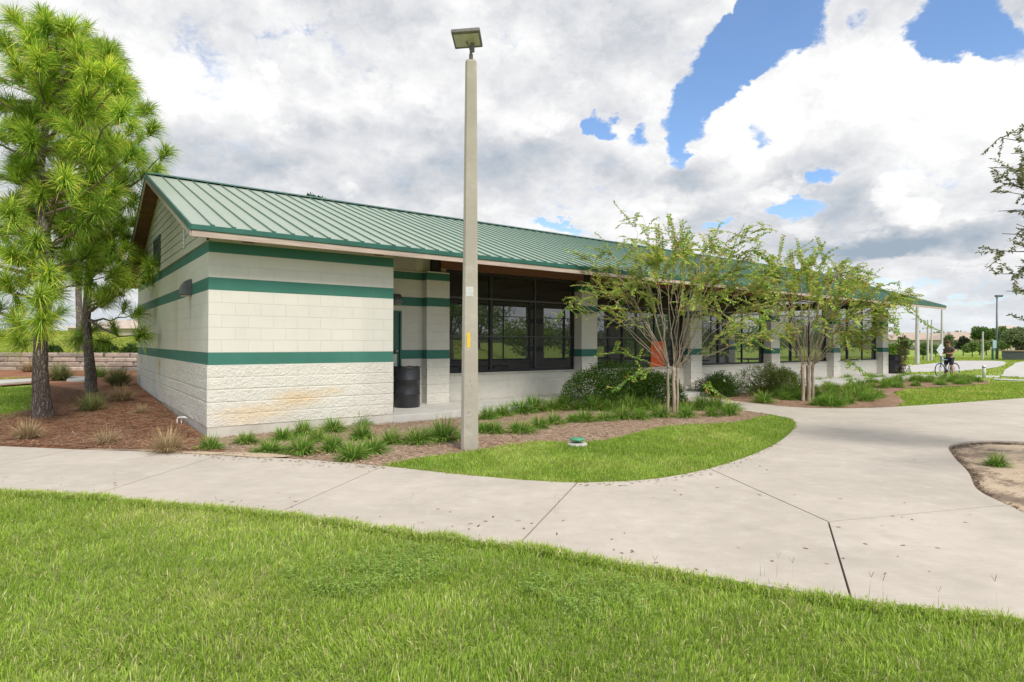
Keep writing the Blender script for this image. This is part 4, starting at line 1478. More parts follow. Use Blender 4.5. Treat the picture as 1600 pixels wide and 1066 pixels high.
head.rotation_euler = (math.radians(-8), math.radians(-3), math.radians(-9))
head.scale = (.88, .88, .88)
ln = MB(); ln.box((-.205, -.17, -.036), (.205, .15, -.0305)); ln.build('lens', M_lens, head)
# plate, yellow strip, and dark worn stencil marks on the shaft
def on_pole(name, mat, z0, z1, x0, x1, th=.004):
    t = MB()
    w = lambda z: .252 + (.165 - .252) * z / 5.67
    V = []
    for d in (.0005, th):
        V += [(x0, -w(z0) / 2 - d, z0), (x1, -w(z0) / 2 - d, z0), (x1, -w(z1) / 2 - d, z1), (x0, -w(z1) / 2 - d, z1)]
    t.add(V, [(4, 5, 6, 7), (0, 1, 5, 4), (1, 2, 6, 5), (2, 3, 7, 6), (3, 0, 4, 7)])
    return t.build(name, mat, pole)
on_pole('blank_plate', pm('pale_plate', (.62, .62, .60), (.5, .5, .48), 20, .6), 2.24, 2.38, -.065, .045)
on_pole('yellow_strip', pm('yellow_tape', (.78, .52, .03), (.66, .45, .05), 20, .6), 1.50, 1.72, -.045, .005)
st = MB()
random.seed(3)
for z0 in (1.02, .94, .82, .70, .64, .56, .50, .36):
    for k in range(random.randint(3, 6)):
        xx = random.uniform(-.06, .03); dz = random.uniform(.004, .02); dx = random.uniform(.004, .02)
        zz = z0 + random.uniform(-.03, .03)
        yy = -(.252 + (.165 - .252) * zz / 5.67) / 2 - .0016
        st.box((xx, yy, zz), (xx + dx, yy + .0012, zz + dz))
st.build('faded_stencil', pm('faded_stencil_paint', (.24, .22, .18), (.36, .33, .27), 60, .8), pole)


def lamp_pole(x, y, h, w0, lab, cat='light pole', head=True, mat=None, group=None):
    mat = mat or M_polew
    e = square_pole('light_pole' if head else 'post', x, y, float(H(x, y)), h, w0, w0 * .62, .2, lab, cat, mat, group)
    if head:
        t = MB(); t.tube([(0, 0, h - .02), (0, 0, h + .12)], .03, 8); t.build('bracket', M_bronze, e)
        t = MB(); t.cbox((-.24, -.2, h + .12), (.24, .2, h + .24), .015); t.build('floodlight_head', M_bronze, e)
    return e


M_polew = pm('pale_concrete', (.52, .50, .46), (.42, .40, .37), 5, .85)


def base_at(px, py): return G(px, py, SOIL)


x, y = base_at(1433, 568.5); lamp_pole(x, y, 4.6, .30, 'pale square post just right of the far roof end, nearest of the pale posts', 'post', False)
x, y = base_at(1449.5, 563.8); lamp_pole(x, y, 3.9, .17, 'slim pale post, left one of the close pair beyond the roof end', 'post', False)
x, y = base_at(1455.5, 563); lamp_pole(x, y, 4.0, .17, 'slim pale post, right one of the close pair beyond the roof end', 'post', False)
x, y = base_at(1471.5, 562.5); lamp_pole(x, y, 5.0, .22, 'light pole directly behind the diamond sign')
x, y = base_at(1535.5, 561.5); lamp_pole(x, y, 2.95, .20, 'pale post between the road loop and the two tall pines', 'post', False)
x, y = base_at(1580, 561); lamp_pole(x, y, 2.0, .16, 'short pale post in front of the dark enclosure', 'post', False, pm('yellowed_post', (.55, .48, .36), (.45, .4, .3), 5, .8))
# tall sports light
x, y = base_at(1557.5, 561.5)
e = empty('sports_light', (x, y, SOIL), 0, 'tall thin grey steel sports light with a flat twin head', 'light pole')
t = MB(); t.tube([(0, 0, 0), (0, 0, 2), (0, 0, 6.7)], [.13, .11, .07], 10); t.build('shaft', M_greyl, e, smooth=True)
t = MB(); t.cbox((-.12, -.2, 6.66), (.52, .2, 6.84), .02); t.build('lamp_head', M_greyl, e)
t = MB(); t.cbox((-.10, -.17, 6.62), (.14, .17, 6.656), .01); t.cbox((.24, -.17, 6.62), (.48, .17, 6.656), .01); t.build('lamp_lens', M_lens, e)
# teal sign box on a dark post
x, y = base_at(1551, 563)
e = empty('park_sign', (x, y, SOIL), .2, 'small teal sign panel on a dark post beside the sports light', 'sign')
t = MB(); t.tube([(0, 0, 0), (0, 0, 1.2)], .10, 8); t.build('post', M_trim, e)
t = MB(); t.cbox((-.02, -.05, 1.2), (.42, .02, 2.0), .01); t.build('sign_panel', pm('teal_sign_paint', (.30, .44, .42), (.25, .38, .37), 4, .6), e)
# diamond road sign, seen from behind
x, y = AT(1470.5, 547, 41)[:2]
e = empty('road_sign', (x, y, SOIL), .35, 'blank grey back of a diamond road sign on a thin post', 'sign')
t = MB(); t.tube([(0, 0.03, 0), (0, .03, 1.75)], .03, 8); t.build('post', M_greyl, e)
zc = AT(1470.5, 547, 41)[2] - SOIL; hh = .46
t = MB(); t.prism([(0, zc - hh), (hh, zc), (0, zc + hh), (-hh, zc)], -.006, .0, 'y'); t.build('sign_plate', pm('bare_aluminium', (.62, .66, .68), (.52, .56, .58), 4, .45, metal=.3), e)
# white bollards
for px, py, h, lab in ((1421.7, 582.3, .44, 'short white bollard between the trash drum and the cyclist'), (1537.3, 590.5, .60, 'white bollard standing in the grass right of the cyclist')):
    x, y = base_at(px, py)
    e = empty('bollard', (x, y, SOIL), 0, lab, 'bollard', 'white bollards along the path')
    t = MB(); t.lathe([(0, 0), (.075, 0), (.075, h - .03), (.06, h - .005), (0, h)], n=16); t.build('shaft', M_white, e, smooth=True)
    t = MB(); t.lathe([(.0765, h * .78), (.078, h * .785), (.078, h * .86), (.0765, h * .865)], n=16); t.build('reflective_band', M_greyl, e)

# block enclosure far right
x, y = base_at(1584, 562)
e = empty('enclosure', (x, y, SOIL), -.70, 'low dark walled enclosure with a tan coping by the trees', 'shed')
t = MB(); t.box((-.95, 0, 0), (1.3, .1, .86)); t.box((-.95, .1, 0), (-.85, 2.2, .86)); t.box((1.2, .1, 0), (1.3, 2.2, .86)); t.box((-.95, 2.2, 0), (1.3, 2.3, .86)); t.build('wall', pm('dark_green_wall', (.09, .10, .095), (.12, .13, .12), 4, .8), e)
t = MB(); t.cbox((-1.0, -.05, .862), (1.35, 2.35, .98), .01); t.build('coping', pm('tan_coping', (.50, .36, .22), (.42, .3, .19), 4, .8), e)

# ------------------------------------------------------------------ small things
# white pipe stub
x, y = G(277, 663, .04)
t = MB(); z0 = float(H(x, y))
for dx in (0, .05): t.tube([(x + dx, y + dx, z0 - .02), (x + dx * 1.0, y + dx, z0 + .13), (x + .02 + dx, y + dx, z0 + .165), (x + .06 + dx, y + dx, z0 + .17)], .013, 10)
t.tube([(x + .06, y, z0 + .17), (x + .13, y + .03, z0 + .165), (x + .16, y + .05, z0 + .14)], .014, 10)
tag(t.build('drain_pipe', M_pvc, smooth=True, loc=(x, y, z0)), 'small bent white plastic pipe rising from the pine straw', 'pipe')
# green up-light by the grass edge
x, y = G(902, 696, -.02)
e = empty('ground_light', (x, y, -.03), 0, 'small green domed cap on a stub above a pale concrete base at the grass edge', 'ground light')
t = MB(); t.lathe([(0, .0), (.15, 0), (.155, .03), (.14, .05), (0, .055)], n=20); t.build('base', M_conc2, e)
t = MB(); t.lathe([(.03, .05), (.03, .085), (.05, .09)], n=12); t.build('stem', M_greyl, e)
t = MB(); t.lathe([(0, .085), (.09, .085), (.112, .093), (.114, .108), (.10, .120), (.05, .128), (0, .130)], n=28); t.build('cap', pm('green_cap_plastic', (.06, .27, .15), (.09, .33, .19), 9, .45), e, smooth=True)
# orange notice on the second bay's screen: rows of dark illegible marks
e = empty('notice_sign', (*W(13.03, VS - .03), .80), AU, 'bright orange notice sheet with dark writing, standing on the sill behind the crape myrtle', 'notice')
t = MB(); t.cbox((0, -.012, 0), (.65, -.004, .80), .002); t.build('sheet', pm('orange_card', (.90, .13, .015), (.80, .10, .015), 3, .6), e)
t = MB(); random.seed(5)
for row in range(6):
    zz = .72 - row * .115
    xx = .07 + random.uniform(0, .05)
    while xx < .56:
        w_ = random.uniform(.02, .05)
        t.box((xx, -.0135, zz - random.uniform(.03, .055)), (xx + w_ * .45, -.0125, zz))
        if random.random() < .6: t.box((xx, -.0136, zz - .03), (xx + w_, -.0126, zz - .018))
        xx += w_ + random.uniform(.015, .05)
t.build('faded_writing', pm('faded_dark_ink', (.40, .10, .02), (.55, .10, .02), 30, .8), e)

# retaining wall on the left: courses of rough pinkish-tan stone
def retaining_wall():
    rs = random.Random(4)
    m = MB()
    x0, x1, yf = -44.0, -4.5, 24.02
    ch = .185
    for row in range(4):
        x = x0 + rs.uniform(-.3, 0)
        while x < x1:
            L = rs.uniform(.45, 1.1)
            zb = float(H(min(x, x1), 23.9)) - .05 + row * ch * 1.0
            d = rs.uniform(-.025, .02) - row * -.015
            tint = rs.random()
            c = np.array((.50, .395, .32)) * (1 - tint) + np.array((.40, .32, .265)) * tint
            if rs.random() < .25: c = np.array((.58, .47, .38))
            if rs.random() < .18: c = np.array((.30, .25, .21))
            z0_, z1_ = .33 + row * ch, .33 + (row + 1) * ch - .008
            nx, nz = 13, 6
            # bulged rough front
            gx, gz = np.meshgrid(np.linspace(x + .004, min(x + L, x1) - .004, nx), np.linspace(z0_, z1_, nz))
            ed = np.minimum(1, np.minimum(np.arange(nx), nx - 1 - np.arange(nx)))[None, :] * np.minimum(1, np.minimum(np.arange(nz), nz - 1 - np.arange(nz)))[:, None]
            gy = yf + d - ed * (.008 + .030 * fbm(gx * 6, gz * 9, row))
            V = np.stack([gx, gy, gz], -1).reshape(-1, 3)
            i = np.arange(nz - 1)[:, None] * nx; j = np.arange(nx - 1)[None, :]
            m.add(V, np.stack([i + j, i + j + 1, i + nx + j + 1, i + nx + j], -1).reshape(-1, 4), c)
            m.box((x + .006, yf + d, z0_), (min(x + L, x1) - .006, yf + .38, z1_), col=c)
            x += L
    m.box((x0, yf + .05, .0), (x1, yf + .36, .33 + 4 * ch - .02), col=(.12, .10, .09))
    mt, nt, out = new_mat('wall_stone')
    at = nt.node('ShaderNodeAttribute'); at.attribute_name = 'col'
    co = nt.coord('Object')
    f1, _ = nt.noise(co, 5, 6, .7); f2, _ = nt.noise(co, 1.2, 4, .6)
    c = nt.mix(nt.math('MULTIPLY', nt.rng(f1, .45, .7), .6), at.outputs[0], (.20, .16, .135))
    c = nt.mix(nt.math('MULTIPLY', nt.rng(f2, .5, .75), .5), c, (.13, .11, .095))
    bsdf(nt, out, c, .9, nt.bump(f1, .8, .03), spec=.1)
    tag(m.build('retaining_wall', mt, smooth=False), 'low retaining wall of rough pinkish stone blocks behind the pines', 'wall')


retaining_wall()


# ------------------------------------------------------------------ clumps
def strap_clump(nb, Lr, w, cols, spread=.9, dry=.1):
    mb = MB()
    an = rng.uniform(0, 6.28, nb)
    le = rng.uniform(.1, 1.25, nb) * spread
    d = np.stack([np.cos(an) * le, np.sin(an) * le, np.full(nb, .85)], 1)
    base = np.stack([np.cos(an) * rng.uniform(0, .07, nb), np.sin(an) * rng.uniform(0, .05, nb), np.full(nb, -.015)], 1)
    t = rng.uniform(size=(nb, 1))
    c = np.array(cols[0]) * (1 - t) + np.array(cols[1]) * t
    c = np.where(rng.uniform(size=(nb, 1)) < dry, np.array(cols[2]), c) * rng.uniform(.75, 1.25, (nb, 1))
    # two-segment arching strap: rise, then fall
    L = rng.uniform(*Lr, nb)
    d = d / np.linalg.norm(d, axis=1)[:, None]
    blades(mb, base, d, L * 1.0, w * rng.uniform(.7, 1.2, nb), rng.uniform(.25, .95, nb) * np.clip(le, .2, 1), c, c * np.array((1.25, 1.15, 1)), twist=rng.uniform(-.5, .5, nb))
    return mb


LC = [(.09, .24, .035), (.25, .42, .07), (.55, .52, .22)]
LIR = []
for k in range(5):
    m = strap_clump(460, (.20 + .03 * k, .46 + .03 * k), .0105, LC, 1.15 + .08 * (k % 3), .13)
    o = m.build('liriope_clump', M_leaf)
    LIR.append(o.data)
    bpy.data.objects.remove(o)


def place_clump(px, py, s, label, group=None, z=-.02, meshes=LIR, name='liriope_clump', cat='plant', xy=None):
    x, y = G(px, py, z) if xy is None else xy
    o = bpy.data.objects.new(name, meshes[random.randrange(len(meshes))])
    COL.objects.link(o)
    o.location = (x, y, z if z is not None else 0)
    o.rotation_euler = (0, 0, random.uniform(0, 6.28))
    o.scale = (s * random.uniform(.85, 1.3), s * random.uniform(.85, 1.3), s * random.uniform(.65, 1.02))
    tag(o, label, cat, group)
    return o


random.seed(21)
front_row = [(329, 703, .78), (385, 693, .72), (421, 707, .85), (471, 709, .92), (520, 705, .92), (552, 718, .95), (581, 708, .90)]
words = ['first', 'second', 'third', 'fourth', 'fifth', 'sixth', 'seventh', 'eighth', 'ninth', 'tenth', 'eleventh', 'twelfth', 'thirteenth', 'fourteenth', 'fifteenth']
for i, (a, b_, s) in enumerate(front_row):
    place_clump(a, b_, s, f'{words[i]} green liriope clump from the block corner in the row along the sidewalk', 'liriope clumps below the block wall')
back_row = [(441, 688, .78), (473, 680, .92), (497, 690, .7), (521, 674, .85), (560, 664, 1.0), (566, 686, .9), (612, 694, .85), (654, 692, .95), (694, 688, 1.25)]
for i, (a, b_, s) in enumerate(back_row):
    place_clump(a, b_, s, f'{words[i]} liriope clump from the block corner in the row nearer the wall', 'liriope clumps below the block wall')
fr2 = [(757, 676, .68), (772, 677, .55), (813, 676, .75), (842, 670, .62), (866, 663, .72), (895, 660, .72), (915, 659, .66), (944, 657, .72), (973, 655, .70), (1000, 655, .74), (1032, 652, .76), (1071, 653, .80), (1112, 651, .68), (1139, 649, .62)]
for i, (a, b_, s) in enumerate(fr2):
    place_clump(a, b_, s * 1.2, f'{words[i]} liriope clump right of the light pole in the row by the grass', 'liriope clumps right of the light pole')
bk2 = [(762, 655, .85), (785, 650, .95), (812, 645, 1.0), (835, 642, 1.0), (858, 641, 1.0), (880, 640, .9), (905, 640, .9), (930, 641, .9), (955, 642, .9), (985, 642, .9), (1015, 641, .9), (1075, 641, .95), (1098, 640, .95), (1118, 640, .85), (1142, 641, .7)]
for i, (a, b_, s) in enumerate(bk2):
    place_clump(a, b_, s * 1.2, f'{words[i]} liriope clump right of the light pole in the row nearer the porch', 'liriope clumps right of the light pole')
# second bed, too uniform to tell apart
pts = scatter(GP((1190, 629), (1255, 633), (1330, 634), (1385, 631), (1375, 618), (1330, 606), (1290, 606), (1215, 618)), 46)
for q in pts:
    place_clump(0, 0, random.uniform(.75, 1.0), 'low liriope clump in the patch around the farther crape myrtle', 'liriope patch under the farther crape myrtle', xy=q)
pts = scatter(GP((1270, 606), (1330, 608), (1400, 606), (1460, 603), (1535, 600), (1535, 594), (1480, 590), (1420, 589), (1360, 590), (1280, 596)), 64)
for q in pts:
    place_clump(0, 0, random.uniform(.75, 1.05), 'low liriope clump in the long border before the far trash drum', 'liriope border at the far end of the building', xy=q)
xy = G(1557, 727, -.04)
place_clump(0, 0, .62, 'single green grass tuft in the sandy planter', z=-.045, xy=xy)

# dry ornamental grass tufts in the pine straw
def dry_tuft(px, py, s, cols, dens, lab, z=None, spread=.8, L=(.25, .5)):
    x, y = G(px, py, .06)
    z = float(H(x, y)) + .04
    m = strap_clump(int(dens * 1.3), L, .0045, cols, spread, .2)
    o = m.build('grass_tuft', M_dry)
    s *= 1.5
    o.location = (x, y, z); o.scale = (s, s, s * .85); o.rotation_euler = (0, 0, random.uniform(0, 6))
    tag(o, lab, 'grass tuft')


DRY = [(.44, .33, .19), (.30, .23, .14), (.55, .43, .26)]
GRN = [(.13, .19, .06), (.22, .25, .10), (.40, .34, .18)]
dry_tuft(42, 680, .75, DRY, 420, 'dry straw-coloured tuft in front of the big pine trunk')
dry_tuft(166, 686, .62, DRY, 200, 'thin dry stalk tuft midway between the sidewalk and the pines')
dry_tuft(262, 700, .8, DRY, 420, 'brown dry tuft at the sidewalk just left of the block corner')
dry_tuft(143, 645, .95, GRN, 500, 'green-grey tuft at the foot of the slimmer pine')
dry_tuft(190, 633, .9, DRY, 420, 'greyish wispy tuft between the slimmer pine and the wall')
dry_tuft(185, 614, 1.25, GRN, 700, 'large dark green tuft against the building wall')
dry_tuft(93, 607, 1.3, GRN, 700, 'tall green tuft right beside the big pine trunk')
dry_tuft(44, 594, 1.1, DRY, 400, 'pale brown tuft left of the big pine near the stone wall')
dry_tuft(222, 648, .5, DRY, 250, 'flat dead tuft in the straw beside the white pipe')
dry_tuft(155, 602, 1.0, LC, 400, 'bright green tuft right behind the slimmer pine')


# ------------------------------------------------------------------ trees
def unit(v): return v / (np.linalg.norm(v) + 1e-9)


def curve_pts(a, b_, sag, n=7):
    a = np.asarray(a, float); b_ = np.asarray(b_, float)
    t = np.linspace(0, 1, n)[:, None]
    P = a * (1 - t) + b_ * t
    P[:, 2] += (sag * 4 * t * (1 - t))[:, 0]
    return P


def trunk_mesh(P, Rr, n=16, rough=.06, flare=.5, seed=1):
    """tapered trunk with fluted, rough bark"""
    m = MB()
    P = np.asarray(P, float)
    k = 60
    t = np.linspace(0, 1, k)
    tt = np.linspace(0, 1, len(P))
    Q = np.stack([np.interp(t, tt, P[:, i]) for i in range(3)], 1)
    r = np.interp(t, tt, Rr)
    r = r * (1 + flare * np.exp(-t * (k * .28)))
    an = np.linspace(0, 2 * math.pi, n, endpoint=False)
    V = []
    for i in range(k):
        rr = r[i] * (1 + rough * 2 * (vnoise(an * 3 + i * .02, np.full(n, i * 1.1), seed) - .5) + .10 * np.exp(-t[i] * 16) * np.sin(an * 5 + 1))
        V.append(np.stack([Q[i, 0] + rr * np.cos(an), Q[i, 1] + rr * np.sin(an), np.full(n, Q[i, 2])], 1))
    V = np.concatenate(V)
    i = np.arange(k - 1)[:, None] * n; j = np.arange(n)[None, :]
    m.add(V, np.stack([i + j, i + (j + 1) % n, i + n + (j + 1) % n, i + n + j], -1).reshape(-1, 4))
    return m


def tuft(mb, p, ax, n, L, bright, wid=.0055):
    n = int(n * 1.55)
    ax = unit(ax)
    s = rng.uniform(-.26, .05, n)[:, None]
    base = p + ax * s + rng.normal(0, .008, (n, 3))
    rv = rng.normal(size=(n, 3)); rv /= np.linalg.norm(rv, axis=1)[:, None]
    rv -= (rv @ ax)[:, None] * ax
    rv /= np.linalg.norm(rv, axis=1)[:, None] + 1e-9
    th = rng.uniform(.15, 1.35, n)[:, None]
    d = ax * np.cos(th) + rv * np.sin(th)
    t = rng.uniform(size=(n, 1))
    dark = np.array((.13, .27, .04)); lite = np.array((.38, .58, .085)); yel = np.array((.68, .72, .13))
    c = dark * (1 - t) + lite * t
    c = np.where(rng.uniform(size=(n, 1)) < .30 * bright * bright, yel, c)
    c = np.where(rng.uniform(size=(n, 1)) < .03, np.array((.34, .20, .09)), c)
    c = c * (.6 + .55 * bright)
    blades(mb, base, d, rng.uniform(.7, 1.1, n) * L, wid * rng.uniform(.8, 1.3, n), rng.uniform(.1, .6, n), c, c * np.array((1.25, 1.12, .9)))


def pine(name, base, top, r0, r1, tufts, label, L=.30, nper=170, bark=M_pine, wid=.0055, lean=(0, 0)):
    e = empty(name, base, 0, label, 'pine tree')
    bx, by, bz = base
    hgt = top - bz
    kk = 9
    P = [(lean[0] * (i / kk) + .05 * math.sin(i * 1.3 + bx), lean[1] * (i / kk) + .05 * math.cos(i * 1.7), hgt * i / kk - .08 * (i == 0)) for i in range(kk + 1)]
    R_ = [r0 + (r1 - r0) * (i / kk) ** .9 for i in range(kk + 1)]
    trunk_mesh(P, R_, 20, .07, .45, int(abs(bx) * 10)).build('trunk', bark, e, smooth=True)
    Pn = np.array(P)
    br = MB(); cr = MB()
    for (tx, ty, tz, bright, s) in tufts:
        p = np.array((tx - bx, ty - by, tz - bz))
        hd = math.hypot(p[0], p[1])
        zb = min(max(p[2] - .25 * hd - .15, hgt * .22), hgt * .97)
        f = zb / hgt * kk
        i0 = min(int(f), kk - 1)
        a = Pn[i0] * (1 - (f - i0)) + Pn[i0 + 1] * (f - i0)
        C = curve_pts(a, p, -.06 * hd, 7)
        C[1:-1] += rng.normal(0, .03, (5, 3))
        rb = .014 + .010 * hd
        br.tube(C, np.linspace(rb, .007, 7), 5, cap=False)
        ax = unit((C[-1] - C[-3])) + np.array((0, 0, .45))
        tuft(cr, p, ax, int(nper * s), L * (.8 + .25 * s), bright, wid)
        # a side twig or two
        for _ in range(1 if s < 1 else 2):
            q = C[4] + rng.normal(0, 1, 3) * (.22, .22, .14) + np.array((0, 0, .10))
            br.tube(curve_pts(C[4], q, .0, 4), np.linspace(.010, .006, 4), 4, cap=False)
            tuft(cr, q, unit(q - C[4]) + np.array((0, 0, .5)), int(nper * .55 * s), L * .8, bright * .9, wid)
    br.build('branch', M_twig, e)
    cr.build('needles', M_needle, e)
    return e


rs = random.Random(12)
T1 = [(22, 30), (71, 38), (109, 45), (90, 78), (124, 76), (161, 80), (60, 90), (68, 139), (139, 112), (169, 112), (188, 131), (22, 97), (15, 161), (101, 180), (161, 157), (190, 176),
      (56, 221), (128, 229), (205, 240), (180, 228), (101, 278), (143, 285), (176, 300), (22, 270), (15, 330), (112, 345), (56, 375), (150, 330), (76, 426), (21, 399), (62, 464), (28, 530), (66, 503),
      (21, 499), (10, 443), (-20, 60), (-30, 140), (-40, 250), (-30, 350), (-25, 430), (-60, 200), (-70, 320), (45, 60), (130, 150), (30, 200), (88, 230), (60, 300), (115, 357), (45, 340), (95, 310), (180, 426), (140, 395)]
t1x, t1y = G(67, 656, .02)
tf = []
for (a, b_) in T1:
    Y = t1y + rs.uniform(-1.5, .9)
    X, _, Z = AT(a, b_, Y)
    tf.append((X, Y, Z, rs.uniform(.75, 1.15) * (1.05 if Y < t1y else .85), rs.uniform(.85, 1.15)))  # lit front and dimmer back of the crown painted into tuft colour
for _ in range(60):
    a = rs.gauss(70, 75); b_ = rs.uniform(20, 470)
    lim = 205 - max(0, (90 - b_)) * 1.3
    if b_ < 25 + abs(a - 60) * .35 or a > lim or a < -190: continue
    Y = t1y + rs.uniform(-.9, 1.8)
    X, _, Z = AT(a, b_, Y)
    tf.append((X, Y, Z, rs.uniform(.5, 1.0), rs.uniform(.6, 1.0)))
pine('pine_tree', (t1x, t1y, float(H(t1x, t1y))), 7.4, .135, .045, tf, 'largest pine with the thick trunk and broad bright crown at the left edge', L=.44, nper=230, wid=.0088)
T2 = [(229, 172), (238, 200), (258, 238), (245, 265), (232, 293), (210, 311), (188, 349), (169, 375), (194, 391), (222, 405), (229, 433), (180, 440), (149, 410), (121, 433), (215, 489), (222, 523), (236, 415), (200, 370), (215, 345), (195, 150), (175, 100), (150, 75), (205, 200), (220, 250), (190, 270), (170, 330), (140, 370), (125, 527), (200, 440), (160, 460), (105, 400), (185, 165), (150, 220), (128, 300), (110, 340)]
t2x, t2y = G(139, 619, .12)
tf = []
for (a, b_) in T2:
    Y = t2y + rs.uniform(-1.8, .6)
    X, _, Z = AT(a, b_, Y)
    tf.append((X, Y, Z, rs.uniform(.6, 1.0), rs.uniform(.9, 1.2)))
for _ in range(50):
    a = rs.gauss(155, 45); b_ = rs.uniform(75, 420)
    lim = 236 - max(0, (170 - b_)) * .6
    if a > lim or a < 20: continue
    Y = t2y + rs.uniform(-1.2, 1.8)
    X, _, Z = AT(a, b_, Y)
    tf.append((X, Y, Z, rs.uniform(.35, .8), rs.uniform(.7, 1.0)))
pine('pine_tree', (t2x, t2y, float(H(t2x, t2y))), 9.0, .112, .045, tf, 'slimmer pine between the big pine and the building wall', L=.45, nper=200, wid=.0098)
t3x, t3y = AT(123, 546, 26.0)[:2]
tf = []
for _ in range(95):
    a = rs.gauss(110, 70); b_ = rs.uniform(110, 400)
    Y = t3y + rs.uniform(-1.5, 1.5)
    if abs(a - 110) > 120 or a > 200: continue
    X, _, Z = AT(a, b_, Y)
    tf.append((X, Y, Z, rs.uniform(.35, .7), rs.uniform(.7, 1.0)))
pine('pine_tree', (t3x, t3y, float(H(t3x, t3y))), 12.0, .135, .06, tf, 'pine on the grass bank directly above the stone wall', L=.42, nper=110, wid=.011)


# leaves: flat diamonds with a fold
def leaves(mb, P, d, nrm, L, w, col):
    N = len(P)
    d = d / (np.linalg.norm(d, axis=1)[:, None] + 1e-9)
    s = np.cross(d, nrm); s /= np.linalg.norm(s, axis=1)[:, None] + 1e-9
    L = np.asarray(L).reshape(-1, 1); w = np.asarray(w).reshape(-1, 1)
    up = np.cross(s, d)
    a = P; m1 = P + d * L * .45 + s * w * .5 + up * w * .12; m2 = P + d * L * .45 - s * w * .5 + up * w * .12; t = P + d * L
    V = np.stack([a, m1, t, m2], 1).reshape(-1, 3)
    o = (np.arange(N) * 4)[:, None]
    q = np.concatenate([o, o + 1, o + 2, o + 3], 1)
    C = np.repeat(col, 4, 0)
    mb.add(V, q, C)


def twig_leaves(mb, C, L, w, cols, step=.028, jit=.5, wts=None):
    """opposite leaf pairs along a twig polyline"""
    C = np.asarray(C)
    seg = np.linalg.norm(np.diff(C, axis=0), axis=1); tot = seg.sum()
    n = max(3, int(tot / step))
    s = np.linspace(0, tot, n); cs = np.concatenate([[0], np.cumsum(seg)])
    P = np.stack([np.interp(s, cs, C[:, i]) for i in range(3)], 1)
    T = np.gradient(P, axis=0); T /= np.linalg.norm(T, axis=1)[:, None] + 1e-9
    side = np.cross(T, np.array((0, 0, 1.0))); side /= np.linalg.norm(side, axis=1)[:, None] + 1e-9
    cc = np.array(cols)
    for sg in (-1, 1):
        d = side * sg + T * .45 + rng.normal(0, jit * .5, (n, 3)) + np.array((0, 0, -.15))
        nr = np.cross(side, T) + rng.normal(0, jit, (n, 3)) * .6
        c = cc[rng.choice(len(cc), n, p=wts)] * rng.uniform(.7, 1.3, (n, 1))
        leaves(mb, P, d, nr, rng.uniform(.7, 1.2, n) * L, rng.uniform(.8, 1.1, n) * w, c)


CM_COL = [(.22, .38, .06), (.36, .52, .09), (.46, .56, .12), (.50, .28, .10), (.66, .54, .14)]
CM_W = [.30, .30, .19, .11, .10]


